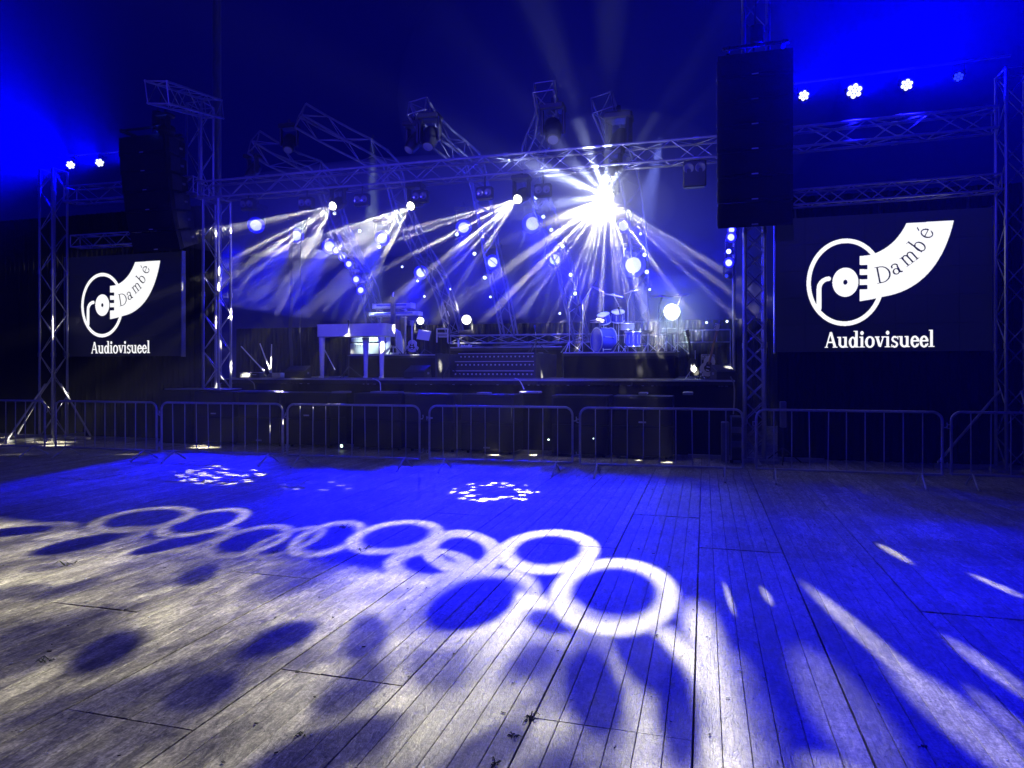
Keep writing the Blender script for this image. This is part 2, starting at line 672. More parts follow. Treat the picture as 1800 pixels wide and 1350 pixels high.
class LN:
    """node helper for a lamp whose light passes a pattern: gives where each ray would meet the floor"""

    def __init__(s, lamp):
        ld = lamp.data
        ld.use_nodes = True
        s.t = ld.node_tree
        s.n, s.l = s.t.nodes, s.t.links
        s.em = s.n['Emission']
        tc = s.n.new('ShaderNodeTexCoord')
        sp = s.n.new('ShaderNodeSeparateXYZ')
        s.l.new(tc.outputs['Normal'], sp.inputs[0])
        L = origin_of(lamp)
        nz = s.m('MAXIMUM', s.m('MULTIPLY', sp.outputs[2], -1.0), 0.02)
        kx = s.m('DIVIDE', sp.outputs[0], nz)
        ky = s.m('DIVIDE', sp.outputs[1], nz)
        X = s.m('MULTIPLY_ADD', kx, L.z, L.x)
        Y = s.m('MULTIPLY_ADD', ky, L.z, L.y)
        s.X, s.Y = X, Y
        cb = s.n.new('ShaderNodeCombineXYZ')
        s.l.new(X, cb.inputs[0])
        s.l.new(Y, cb.inputs[1])
        s.P = cb.outputs[0]

    def m(s, op, a, b=None, c=None):
        k = s.n.new('ShaderNodeMath')
        k.operation = op
        for i, q in enumerate((a, b, c)):
            if q is None:
                continue
            if isinstance(q, (int, float)):
                k.inputs[i].default_value = q
            else:
                s.l.new(q, k.inputs[i])
        return k.outputs[0]

    def r(s, e):
        c, m = e
        k = s.n.new('ShaderNodeVectorMath')
        k.operation = 'SUBTRACT'
        s.l.new(s.P, k.inputs[0])
        k.inputs[1].default_value = (c.x, c.y, 0)
        out = []
        for row in (0, 1):
            d = s.n.new('ShaderNodeVectorMath')
            d.operation = 'DOT_PRODUCT'
            s.l.new(k.outputs[0], d.inputs[0])
            d.inputs[1].default_value = (m[row][0], m[row][1], 0)
            out.append(d.outputs['Value'])
        a = s.m('MULTIPLY', out[0], out[0])
        b = s.m('MULTIPLY_ADD', out[1], out[1], a)
        return s.m('SQRT', b)

    def step(s, v, lo, hi, a=0.0, b=1.0):
        k = s.n.new('ShaderNodeMapRange')
        k.interpolation_type = 'SMOOTHSTEP'
        k.inputs['From Min'].default_value = lo
        k.inputs['From Max'].default_value = hi
        k.inputs['To Min'].default_value = a
        k.inputs['To Max'].default_value = b
        s.l.new(v, k.inputs['Value'])
        return k.outputs['Result']

    def half(s, p, q, wid):
        """0 left of the line p->q (seen in the picture), 1 right of it, soft over wid metres"""
        a, b = at(*p, Z=0), at(*q, Z=0)
        d = (b - a).normalized()
        n = Vector((d.y, -d.x, 0))
        k = s.n.new('ShaderNodeVectorMath')
        k.operation = 'DOT_PRODUCT'
        s.l.new(s.P, k.inputs[0])
        k.inputs[1].default_value = n
        return s.step(k.outputs['Value'], n.dot(a) - wid, n.dot(a) + wid)

    def noise(s, scale, detail=2, stretch=None, rough=0.5):
        v = s.P
        if stretch:
            mp = s.n.new('ShaderNodeMapping')
            mp.inputs['Rotation'].default_value = (0, 0, stretch[0])
            mp.inputs['Scale'].default_value = (stretch[1], stretch[2], 1)
            s.l.new(v, mp.inputs['Vector'])
            v = mp.outputs['Vector']
        k = s.n.new('ShaderNodeTexNoise')
        k.inputs['Scale'].default_value = scale
        k.inputs['Detail'].default_value = detail
        k.inputs['Roughness'].default_value = rough
        s.l.new(v, k.inputs['Vector'])
        return k.outputs['Fac']

    def done(s, v):
        s.l.new(v, s.em.inputs['Strength'])


# ---- all lit fixtures are listed here; their lamps are made by the fixture builders further down
WARM = (1.0, 0.95, 0.74)
COOL = (0.80, 0.90, 1.0)
BLUE = (0.003, 0.002, 1.0)
VIOLET = (0.04, 0.03, 1.0)

HAZE = 0.0022


def ring_lamp(p, power, parent):
    """head at the middle right of the truss: its wheel throws the pattern of rings on the floor"""
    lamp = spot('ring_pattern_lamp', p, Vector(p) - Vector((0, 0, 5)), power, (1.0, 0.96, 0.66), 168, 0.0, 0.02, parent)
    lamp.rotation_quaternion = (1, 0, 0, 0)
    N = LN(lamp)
    rings = [  # px, py, a, b, angle of the hole; inner edge, outer edge (in hole radii); gain
        (252, 912, 66, 13, 8, 1.40, 2.2, .72), (360, 917, 58, 13, 12, 1.38, 2.2, .78), (135, 957, 88, 11, 12, 1.5, 3.4, .5),
        (30, 934, 70, 8, 6, 1.5, 3.0, .45), (300, 957, 80, 9, 13, 1.5, 3.4, .5), (505, 952, 48, 12, 18, 1.45, 3.0, .5),
        (438, 950, 56, 15, 15, 1.38, 2.8, .62), (578, 945, 46, 17, 17, 1.45, 2.6, .6), (696, 942, 56, 18, 8, 1.45, 2.2, .75),
        (812, 966, 38, 20, -5, 1.8, 2.4, .7), (755, 991, 42, 15, 0, 1.8, 2.8, .65), (964, 966, 54, 23, 3, 1.58, 2.1, .8),
        (829, 1063, 88, 42, 18, 1.35, 3.0, .72), (1080, 1040, 70, 41, 0, 1.52, 2.3, .88)]
    ringsum = None
    holes = None
    for (px, py, a, b, g, ro, soft, gain) in rings:
        r = N.r(ell(px, py, a, b, g))
        sw = 0.10 * soft
        up = N.step(r, 1.0 - sw * 0.3, 1.0 + sw * 1.5)
        dn = N.step(r, ro - 0.05, ro + sw * 0.9, 1.0, 0.0)
        k = N.m('MULTIPLY', N.m('MULTIPLY', up, dn), gain * .82)
        ringsum = k if ringsum is None else N.m('MAXIMUM', ringsum, k)
        holes = up if holes is None else N.m('MULTIPLY', holes, N.step(r, 0.82, 1.12))
    # the wide lit area in front of the rings
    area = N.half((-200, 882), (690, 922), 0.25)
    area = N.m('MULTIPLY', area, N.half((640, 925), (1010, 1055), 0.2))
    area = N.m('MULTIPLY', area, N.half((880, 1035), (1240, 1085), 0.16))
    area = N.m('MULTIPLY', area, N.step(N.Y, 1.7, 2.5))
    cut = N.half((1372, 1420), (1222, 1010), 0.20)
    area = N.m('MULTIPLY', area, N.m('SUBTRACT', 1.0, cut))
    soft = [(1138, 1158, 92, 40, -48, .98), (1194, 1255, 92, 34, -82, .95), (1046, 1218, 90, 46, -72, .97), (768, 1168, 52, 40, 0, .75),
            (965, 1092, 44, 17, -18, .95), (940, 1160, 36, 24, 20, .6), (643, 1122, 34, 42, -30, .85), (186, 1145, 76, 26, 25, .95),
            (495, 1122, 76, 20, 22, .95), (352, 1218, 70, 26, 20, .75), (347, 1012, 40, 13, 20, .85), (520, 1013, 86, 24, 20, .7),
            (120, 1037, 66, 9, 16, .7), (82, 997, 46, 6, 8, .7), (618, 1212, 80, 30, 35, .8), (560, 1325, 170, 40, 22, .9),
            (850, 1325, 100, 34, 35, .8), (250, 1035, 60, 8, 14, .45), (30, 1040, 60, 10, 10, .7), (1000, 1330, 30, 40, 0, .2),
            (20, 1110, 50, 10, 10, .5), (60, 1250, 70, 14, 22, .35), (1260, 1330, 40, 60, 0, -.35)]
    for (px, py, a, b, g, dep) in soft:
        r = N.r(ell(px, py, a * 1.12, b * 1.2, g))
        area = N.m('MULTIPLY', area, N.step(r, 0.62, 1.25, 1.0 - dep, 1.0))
    # streaks: the wheel breaks the light up along lines that run away from the lamp
    Lp = origin_of(lamp)
    ax, ay = N.m('SUBTRACT', N.X, Lp.x), N.m('SUBTRACT', N.Y, Lp.y)
    ang = N.m('ARCTAN2', ax, N.m('MULTIPLY', ay, -1.0))
    dist = N.m('SQRT', N.m('ADD', N.m('MULTIPLY', ax, ax), N.m('MULTIPLY', ay, ay)))
    cv = N.n.new('ShaderNodeCombineXYZ')
    N.l.new(N.m('MULTIPLY', ang, 9.0), cv.inputs[0])
    N.l.new(N.m('MULTIPLY', dist, 0.42), cv.inputs[1])
    nz_ = N.n.new('ShaderNodeTexNoise')
    nz_.inputs['Scale'].default_value = 1.6
    nz_.inputs['Detail'].default_value = 4
    nz_.inputs['Roughness'].default_value = 0.6
    nz_.inputs['Distortion'].default_value = 0.5
    N.l.new(cv.outputs[0], nz_.inputs['Vector'])
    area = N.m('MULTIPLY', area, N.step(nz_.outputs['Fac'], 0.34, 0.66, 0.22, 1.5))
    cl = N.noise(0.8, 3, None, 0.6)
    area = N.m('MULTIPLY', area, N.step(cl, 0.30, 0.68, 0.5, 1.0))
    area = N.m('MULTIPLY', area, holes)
    area = N.m('MULTIPLY', area, N.step(N.Y, 2.5, 7.0, .82, 1.05))
    tot = N.m('MAXIMUM', area, ringsum)
    # bright rim along the outer edge of the pattern on the right
    rim = N.m('MULTIPLY', N.half((1262, 1350), (1200, 1045), 0.1), N.m('SUBTRACT', 1.0, N.half((1352, 1420), (1225, 1030), 0.12)))
    rim = N.m('MULTIPLY', rim, N.step(N.Y, 4.6, 5.4, 1.0, 0.0))
    tot = N.m('MAXIMUM', tot, N.m('MULTIPLY', rim, 1.05))
    # faint violet-grey fringe further right and thin slivers through the gaps of the wheel
    sl = None
    for (a0, b0, wd, k) in (((1396, 1012), (1720, 1290), 17, .6), ((1540, 1150), (1860, 1400), 38, .5), ((1380, 1120), (1620, 1420), 60, .16), ((1540, 955), (1606, 992), 5, .85), ((1702, 1008), (1806, 1052), 5, .8),
                            ((1650, 1112), (1850, 1250), 14, .42), ((1271, 1020), (1292, 1082), 4, .5), ((1336, 1028), (1358, 1064), 6, .45), ((1690, 1200), (1860, 1345), 18, .3), ((1380, 1330), (1600, 1400), 40, .32)):
        mx, my = (a0[0] + b0[0]) / 2, (a0[1] + b0[1]) / 2
        dx, dy = b0[0] - a0[0], b0[1] - a0[1]
        r = N.r(ell(mx, my, math.hypot(dx, dy) / 2, wd, math.degrees(math.atan2(-dy, dx))))
        q = N.step(r, 0.45, 1.15, k, 0.0)
        sl = q if sl is None else N.m('MAXIMUM', sl, q)
    sl = N.m('MULTIPLY', sl, N.step(N.Y, 1.7, 2.5))
    tot = N.m('MAXIMUM', tot, sl)
    # rosettes of shards near the barrier
    sh = N.n.new('ShaderNodeTexVoronoi')
    sh.inputs['Scale'].default_value = 5.5
    sh.inputs['Randomness'].default_value = 1.0
    N.l.new(N.P, sh.inputs['Vector'])
    shard = N.step(sh.outputs['Distance'], 0.30, 0.40, 1.9, 0.0)
    for (px, py, a, b, k, hole) in ((384, 834, 84, 18, 1.0, .05), (870, 865, 80, 18, 1.0, .42), (556, 855, 66, 10, .2, .5)):
        r = N.r(ell(px, py, a, b, 0))
        q = N.m('MULTIPLY', N.step(r, 0.9, 1.02, k, 0.0), N.step(r, hole, hole + .12))
        tot = N.m('MAXIMUM', tot, N.m('MULTIPLY', q, shard))
    tot = N.m('MULTIPLY', tot, N.step(N.Y, 1.6, 2.4))
    tot = N.m('MULTIPLY', tot, N.step(N.X, -11.5, -9.0))
    tot = N.m('MULTIPLY', tot, N.step(N.X, 5.5, 7.5, 1.0, 0.0))
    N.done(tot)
    return lamp


def fan_lamp(name, p, target, power, angle, parent, seed, dens=7.0, lo=0.26, hi=0.40, col=WARM):
    """beam head with a dotted wheel: a fan of separate shafts"""
    lamp = spot(name, p, target, power, col, angle, 0.25, 0.01, parent)
    ld = lamp.data
    ld.use_nodes = True
    t = ld.node_tree
    n, l = t.nodes, t.links
    tc = n.new('ShaderNodeTexCoord')
    sp = n.new('ShaderNodeSeparateXYZ')
    l.new(tc.outputs['Normal'], sp.inputs[0])
    cb = n.new('ShaderNodeVectorMath')
    cb.operation = 'ADD'
    l.new(tc.outputs['Normal'], cb.inputs[0])
    cb.inputs[1].default_value = (seed, seed * .7, 0)
    vo = n.new('ShaderNodeTexVoronoi')
    vo.inputs['Scale'].default_value = dens
    vo.inputs['Randomness'].default_value = 0.75
    l.new(cb.outputs[0], vo.inputs['Vector'])
    mr = n.new('ShaderNodeMapRange')
    mr.interpolation_type = 'SMOOTHSTEP'
    mr.inputs['From Min'].default_value = lo
    mr.inputs['From Max'].default_value = hi
    mr.inputs['To Min'].default_value = 1.0
    mr.inputs['To Max'].default_value = 0.0006
    l.new(vo.outputs['Distance'], mr.inputs['Value'])
    l.new(mr.outputs['Result'], n['Emission'].inputs['Strength'])
    return lamp
# ================================================================== HAZE
hb = MB().box((-4, 12.5, 6.3), (64, 49, 15.2))
hm = bpy.data.materials.new('haze')
hn, hl = nodes_of(hm)
hn.remove(hn['Principled BSDF'])
pv = hn.new('ShaderNodeVolumePrincipled')
pv.inputs['Density'].default_value = HAZE
pv.inputs['Color'].default_value = (0.92, 0.92, 0.92, 1)
pv.inputs['Anisotropy'].default_value = 0.1
hl.new(pv.outputs[0], hn['Material Output'].inputs['Volume'])
hm.cycles.volume_sampling = 'EQUIANGULAR'
tag(obj('haze', hb, hm), kind='stuff')

# thicker smoke from the machines: three soft round clouds over the stage, each of even density
def cloud(c, r, dens, label):
    mb = MB()
    n, m_ = 32, 16
    prof = [(math.sin(math.pi * k / m_), -math.cos(math.pi * k / m_)) for k in range(1, m_)]
    mb.lathe(prof, (0, 0, 0), None, n)
    mb.v = [Vector((p.x * r[0] + c[0], p.y * r[1] + c[1], p.z * r[2] + c[2])) for p in mb.v]
    m = bpy.data.materials.new('smoke')
    n_, l_ = nodes_of(m)
    n_.remove(n_['Principled BSDF'])
    v = n_.new('ShaderNodeVolumePrincipled')
    v.inputs['Density'].default_value = dens
    v.inputs['Color'].default_value = (0.93, 0.93, 0.93, 1)
    v.inputs['Anisotropy'].default_value = 0.1
    l_.new(v.outputs[0], n_['Material Output'].inputs['Volume'])
    m.cycles.volume_sampling = 'EQUIANGULAR'
    o = single('stage_smoke', mb, None, label, 'smoke')
    o.data.materials.append(m)
    o['kind'] = 'stuff'
    del o['category']


cloud((-6.4, 15.3, 4.7), (7.8, 3.4, 1.9), SMOKE * .3, 'thin pale smoke hanging along the whole stage')
cloud((-7.0, 13.6, 5.2), (6.0, 1.7, 1.0), SMOKE * 1.6, 'pale smoke rolling just under the front truss')
cloud((-1.4, 16.2, 4.3), (3.5, 3.8, 2.4), SMOKE * .35, 'thicker smoke at the right end of the stage')
cloud((-2.4, 17.0, 8.6), (5.4, 3.6, 4.2), SMOKE * .3, 'smoke plume rising above the truss right of the middle')
g4 = at(1068, 352, Y=13.1)  # small clouds added round two lamps to make their glow
cloud(tuple(g4), (2.5, 1.1, 1.7), SMOKE * .55, 'soft puff of smoke added for the glow round the glaring lamp under the truss')
cloud(tuple(g4 + Vector((0, 0, -.15))), (1.3, .8, .75), SMOKE * 1.3, 'dense heart of the smoke added for the glow round the glaring lamp under the truss')
g5 = at(1181, 548, Y=17.9)
cloud(tuple(g5), (1.2, .9, .95), SMOKE * 1.5, 'dense puff of smoke added for the glow round the glaring lamp behind the drums')

# ================================================================== TRUSSES
UNIT = {}


def unit_rod(r, m):
    """shared mesh: a rod of radius r and length 1 along z"""
    k = (round(r, 4), m)
    if k not in UNIT:
        mb = MB().tube((0, 0, 0), (0, 0, 1), r, n=6, cap=False)
        me = bpy.data.meshes.new('brace')
        me.from_pydata([tuple(p) for p in mb.v], [], mb.f)
        me.shade_smooth()
        me.materials.append(M[m])
        UNIT[k] = me
    return UNIT[k]


def rod(name, p0, p1, r, m, parent):
    p0, p1 = Vector(p0), Vector(p1)
    o = bpy.data.objects.new(name, unit_rod(r, m))
    COL.objects.link(o)
    o.parent = parent
    o.location = p0 - origin_of(parent)
    o.rotation_mode = 'QUATERNION'
    o.rotation_quaternion = (p1 - p0).to_track_quat('Z', 'Y')
    o.scale = (1, 1, (p1 - p0).length)
    return o


def truss(name, label, cat, pts, up, size=0.38, bay=0.5, group=None, m='alu', cr=0.026, br=0.011, double=False, cross=False, hh=None):
    """square lattice girder along a path; the root stands at the first point"""
    pts = [Vector(p) for p in pts]
    up = Vector(up)
    hh = size if hh is None else hh
    root = thing(name, label, cat, pts[0], group)
    # arc-length resample
    acc = [0]
    for a, b in zip(pts, pts[1:]):
        acc.append(acc[-1] + (b - a).length)
    L = acc[-1]
    nb = max(1, round(L / bay))

    def P(t):
        t = max(0, min(L, t))
        for i in range(len(pts) - 1):
            if t <= acc[i + 1] + 1e-9:
                return pts[i].lerp(pts[i + 1], (t - acc[i]) / (acc[i + 1] - acc[i]))
        return pts[-1]
    fr = []
    for i in range(nb + 1):
        t = L * i / nb
        T = (P(t + .05) - P(t - .05)).normalized()
        S = T.cross(up).normalized()
        U = S.cross(T).normalized()
        c = P(t)
        fr.append([c + S * (sx * size / 2) + U * (sy * hh / 2) for sx, sy in ((-1, -1), (1, -1), (1, 1), (-1, 1))])
    for k in range(4):
        line = [f[k] for f in fr]
        if len(pts) == 2:
            line = [line[0], line[-1]]
        obj('chord', MB().path(line, cr, 8), M[m], root, smooth=True)
    for i in range(nb):
        for k in range(4):
            j = (k + 1) % 4
            if cross:
                rod('brace', fr[i][k], fr[i + 1][j], br, m, root)
                rod('brace', fr[i][j], fr[i + 1][k], br, m, root)
            elif (i + k) % 2:
                rod('brace', fr[i][k], fr[i + 1][j], br, m, root)
            else:
                rod('brace', fr[i][j], fr[i + 1][k], br, m, root)
    for i in ((0, nb) if not cross else (0,)):
        for k in range(4):
            rod('end_bar', fr[i][k], fr[i][(k + 1) % 4], br * 1.3, m, root)
    # section joints every few bays
    step = max(4, round(2.0 / bay))
    for i in range(step, nb, step):
        for k in range(4):
            T = (fr[i][k] - fr[i - 1][k]).normalized()
            rod('coupling', fr[i][k] - T * 0.05, fr[i][k] + T * 0.05, cr * 1.35, m, root)
    return root


YT = 13.5
# front truss over the stage
truss('front_truss', 'long box truss across the top of the stage between the two inner towers', 'truss',
      [(-11.35, YT, 5.88), (1.25, YT, 5.88)], (0, 0, 1), 0.38, 0.47)
# inner towers
truss('truss_tower', 'blue lit truss tower at the left edge of the stage, standing on the black block', 'truss tower',
      [(-10.97, YT, 1.26), (-10.97, YT, 5.65)], (0, 1, 0), 0.42, 0.42, 'truss towers', m='alu', cr=0.03, cross=False)
truss('truss_tower', 'blue lit truss tower with crossed bracing at the right edge of the stage', 'truss tower',
      [(0.90, YT, 0.06), (0.90, YT, 5.65)], (0, 1, 0), 0.34, 0.36, 'truss towers', cr=0.03, cross=True)
# outer towers
truss('truss_tower', 'outermost truss tower on the left, beside the small screen', 'truss tower',
      [(-15.4, 13.1, 0.05), (-15.4, 13.1, 6.6)], (0, 1, 0), 0.40, 0.5, 'truss towers', m='galv', cr=0.028)
truss('truss_tower', 'outermost truss tower on the right, beside the large screen', 'truss tower',
      [(5.02, 13.3, 0.05), (5.02, 13.3, 6.7)], (0, 1, 0), 0.42, 0.5, 'truss towers', m='galv', cr=0.028)
# wing trusses
truss('wing_truss', 'upper cross truss of the left wing behind the hanging loudspeakers', 'truss',
      [(-15.1, 13.3, 6.0), (-11.4, 13.4, 6.0)], (0, 0, 1), 0.36, 0.5, 'wing trusses', m='galv')
truss('wing_truss', 'short truss just above the left screen', 'truss',
      [(-15.0, 13.35, 4.86), (-12.6, 13.4, 4.86)], (0, 0, 1), 0.28, 0.35, 'wing trusses', m='galv', cr=0.018)
truss('wing_truss', 'truss above the right screen, its bars in short lit pieces', 'truss',
      [(1.55, 13.5, 4.84), (4.78, 13.3, 4.84)], (0, 0, 1), 0.27, 0.33, 'wing trusses', m='alu', cr=0.02)
truss('wing_truss', 'faint upper cross truss of the right wing in the blue haze', 'truss',
      [(1.3, 13.7, 5.98), (4.8, 13.5, 5.98)], (0, 0, 1), 0.36, 0.5, 'wing trusses', m='galv')
# mast and outrigger that carry the left loudspeakers
ma = at(352, 345, Y=13.9)
mbz = at(353, 185, Y=13.9)
truss('hanging_mast', 'upright truss mast rising above the left tower beside the hanging loudspeakers', 'truss mast',
      [ma, (ma.x, ma.y, mbz.z)], (0, 1, 0), 0.42, 0.52, 'loudspeaker masts')
q = at(276, 162, Y=11.3)
truss('outrigger_truss', 'outrigger truss on top of the left mast pointing at the audience', 'truss',
      [(ma.x + 0.15, ma.y + .3, mbz.z), q], (0, 0, 1), 0.42, 0.5)
ra = at(1328, 140, Y=13.2)
truss('hanging_mast', 'faint truss mast above the right hanging loudspeakers at the top of the picture', 'truss mast',
      [(ra.x, 13.2, 5.9), (ra.x, 13.2, 9.6)], (0, 1, 0), 0.42, 0.5, 'loudspeaker masts', m='galv')
# low truss along the back of the platform
truss('low_truss', 'low horizontal truss lying behind the middle of the stage', 'truss',
      [at(790, 597, Y=20.4), at(1040, 594, Y=20.4)], (0, 0, 1), 0.24, 0.7, m='galv', cr=0.02)


def curve(cps, n=26):
    """smooth curve through control points"""
    c = [cps[0] * 2 - cps[1]] + cps + [cps[-1] * 2 - cps[-2]]
    out = []
    for i in range(1, len(c) - 2):
        for k in range(8):
            t = k / 8
            a, b, d, e = c[i - 1], c[i], c[i + 1], c[i + 2]
            out.append(0.5 * ((2 * b) + (-a + d) * t + (2 * a - 5 * b + 4 * d - e) * t * t + (-a + 3 * b - 3 * d + e) * t ** 3))
    out.append(cps[-1])
    return out


ribs = [
    ('curved truss rib furthest left, its square end beside the second tower head', [(660, 572, 19.5), (650, 515, 19.2), (622, 455, 18.6), (596, 400, 17.4), (580, 345, 16.2), (560, 305, 15.4), (505, 284, 14.6), (446, 250, 13.9)]),
    ('longest curved truss rib, rising to the left above the front truss', [(800, 585, 19.8), (775, 500, 19.4), (735, 430, 18.8), (705, 360, 17.6), (690, 305, 16.2), (655, 272, 15.2), (590, 238, 14.4), (528, 203, 13.8)]),
    ('middle curved truss rib with two black moving heads hung on its end', [(896, 592, 20.2), (880, 510, 20.0), (862, 430, 19.2), (848, 350, 17.6), (832, 290, 16.0), (790, 255, 15.0), (750, 215, 14.3), (733, 186, 13.9)]),
    ('curved truss rib bending like a bracket, tallest above the truss', [(1024, 600, 20.2), (1008, 540, 20.0), (990, 460, 19.4), (958, 370, 17.8), (932, 300, 16.0), (944, 250, 15.0), (962, 205, 14.2), (956, 152, 13.7)]),
    ('curved truss rib at the right, directly above the glaring lamp', [(1128, 606, 20.0), (1126, 540, 19.8), (1124, 460, 19.0), (1116, 370, 17.4), (1104, 300, 16.0), (1090, 262, 15.2), (1074, 220, 14.4), (1058, 180, 13.8)])]
RIB = []
for lb, cp in ribs:
    pts = curve([at(x, y, Y=Y) for x, y, Y in cp])
    RIB.append(truss('curved_truss', lb, 'curved truss', pts, (1, 0.0, 0.15), 0.42, 0.55, 'curved truss ribs over the stage', m='rib', cr=0.028, br=0.012))

# ================================================================== TOWER FEET AND BRACES
for (x, y, lb) in ((-15.4, 13.1, 'steel base plate with outriggers under the leftmost tower'), (5.02, 13.3, 'steel base plate with outriggers under the rightmost tower'), (0.90, YT, 'steel base frame under the tower at the right edge of the stage')):
    r = thing('ground_support', lb, 'ground support', (x, y, 0), 'ground supports')
    mb = MB()
    mb.box((x, y, 0.03), (0.8, 0.8, 0.05))
    for sx, sy in ((1, 0), (-1, 0), (0, 1), (0, -1)):
        mb.box((x + sx * 0.75, y + sy * 0.75, 0.05), (0.9 if sx else 0.08, 0.9 if sy else 0.08, 0.07))
    obj('frame', mb, M['galv'], r)
    for sx, sy in ((1, 0), (-1, 0), (0, -1)):
        if x > 0 and x < 2:
            continue
        obj('strut', MB().tube((x + sx * 1.15, y + sy * 1.15, 0.1), (x + sx * .22, y + sy * .22, 1.35), 0.022), M['alu'], r, smooth=True)

# tall grey mast behind the left tower
a = at(381, 350, Y=15.5)
mb = MB().tube((a.x, a.y, 0), (a.x, a.y, 13.6), 0.13, 0.11, 14)
single('mast', mb, M['mast'], 'tall thick grey mast standing up into the dark behind the left tower', 'mast', smooth=True)

# ================================================================== CURTAINS AND BACKDROP
def curtain(name, label, x0, y0, x1, y1, z0, z1, fold=0.16, amp=0.035, m='cloth', group='black curtains'):
    L = math.hypot(x1 - x0, y1 - y0)
    n = max(8, int(L / fold) * 4)
    dx, dy = (x1 - x0) / L, (y1 - y0) / L
    vs = []
    ph = random.random() * 6
    for i in range(n + 1):
        t = i / n
        for z, k in ((z0, 1.35), ((z0 + z1) / 2, 1.0), (z1, 0.8)):
            o = k * amp * (math.sin(t * L / fold * 2 * math.pi + ph) + 0.5 * math.sin(t * L / fold * 2.7 + ph + z))
            vs.append((x0 + dx * L * t - dy * o, y0 + dy * L * t + dx * o, z))
    fs = []
    for i in range(n):
        for k in (0, 1):
            fs.append((3 * i + k, 3 * i + 3 + k, 3 * i + 4 + k, 3 * i + 1 + k))
    return single(name, MB().add(vs, fs), M[m], label, 'curtain', group, smooth=True)


curtain('curtain', 'black curtain behind the left screen reaching down to the floor', -19.5, 13.95, -11.3, 13.95, 0.0, 5.7)
curtain('curtain', 'black curtain behind the right screen reaching down to the floor', 1.35, 14.0, 9.5, 14.0, 0.0, 5.0)
curtain('curtain', 'low black curtain along the back of the stage', -17.0, 22.0, 5.0, 22.0, 0.0, 3.25)
curtain('curtain', 'black skirt hanging from the front edge of the stage', -11.3, 14.06, 0.55, 14.06, 0.0, 1.37, fold=0.3, amp=0.012)
# thin gauze strips hanging at the left of the stage
for px, w_, lb in ((512, 0.12, 'wider thin blue lit gauze strip hanging at the left of the stage'), (529, 0.04, 'narrow blue lit strip right beside the wider gauze strip'), (407, 0.04, 'thin blue cord hanging just right of the left tower')):
    a = at(px, 660, Y=17.0)
    mb = MB()
    vs = []
    for i in range(13):
        z = 1.5 + 4.5 * i / 12
        o = 0.02 * math.sin(i * 1.3)
        vs += [(a.x - w_ / 2 + o, a.y + 0.02 * math.cos(i), z), (a.x + w_ / 2 + o, a.y - .02, z)]
    mb.add(vs, [(2 * i, 2 * i + 1, 2 * i + 3, 2 * i + 2) for i in range(12)])
    single('hanging_strip', mb, M['drape'], lb, 'drape', 'hanging strips')

# ================================================================== STAGE
XL, XR, YS, ZD = -11.42, 0.58, 14.1, 1.5
st = thing('stage', 'black main stage platform with a thin lit front edge', 'stage', ((XL + XR) / 2, YS, 0))
for i in range(6):
    for j in range(6):
        xa = XL + i * 2.0
        obj('deck_panel', MB().bbox((xa + 1.0, YS + .62 + j * 1.24, ZD - 0.06), (1.994, 1.234, 0.12), 0.006), M['deck'], st)
obj('edge_rail', MB().bbox(((XL + XR) / 2, YS - 0.012, ZD - 0.02), (XR - XL, 0.024, 0.035), 0.004), M['galv'], st)
for i in range(7):
    for yy in (YS + 0.3, YS + 3.7, YS + 7.1):
        obj('leg', MB().tube((XL + .15 + i * 1.95, yy, -0.05), (XL + .15 + i * 1.95, yy, ZD - .12), 0.03), M['galv'], st)


def riser(label, x0, x1, y0, y1, z):
    r = thing('riser', label, 'stage riser', ((x0 + x1) / 2, y0, ZD + .001), 'risers on the stage')
    n = max(1, round((x1 - x0) / 2))
    for i in range(n):
        w_ = (x1 - x0) / n
        obj('top_panel', MB().bbox((x0 + w_ * (i + .5), (y0 + y1) / 2, z - .05), (w_ - .006, y1 - y0, .1), .006), M['deck'], r)
    obj('front_cloth', MB().box(((x0 + x1) / 2, y0 + .02, (ZD + z - .1) / 2 + .001), (x1 - x0 - .02, .02, z - .1 - ZD - .004)), M['cloth'], r)
    obj('edge_rail', MB().bbox(((x0 + x1) / 2, y0 - .013, z - .02), (x1 - x0, .02, .03), .004), M['galv'], r)
    for x in (x0 + .012, x1 - .012):
        obj('side_cloth', MB().box((x, (y0 + y1) / 2 + .03, (ZD + z - .1) / 2), (.02, y1 - y0 - .1, z - .1 - ZD - .006)), M['cloth'], r)
    return r


a, b = at(612, 624, Y=16.2), at(790, 624, Y=16.2)
riser('left riser carrying the white amplifiers and keyboards', a.x, b.x, 16.2, 18.6, 2.10)
LRX = (a.x, b.x)
a2, b2 = at(990, 618, Y=16.2), at(1186, 618, Y=16.2)
riser('right riser carrying the drum kit', a2.x, b2.x, 16.2, 18.8, 2.13)
riser('higher middle riser at the top of the steps', at(792, 608, Y=17.4).x, at(988, 608, Y=17.4).x, 17.4, 20.0, 2.32)

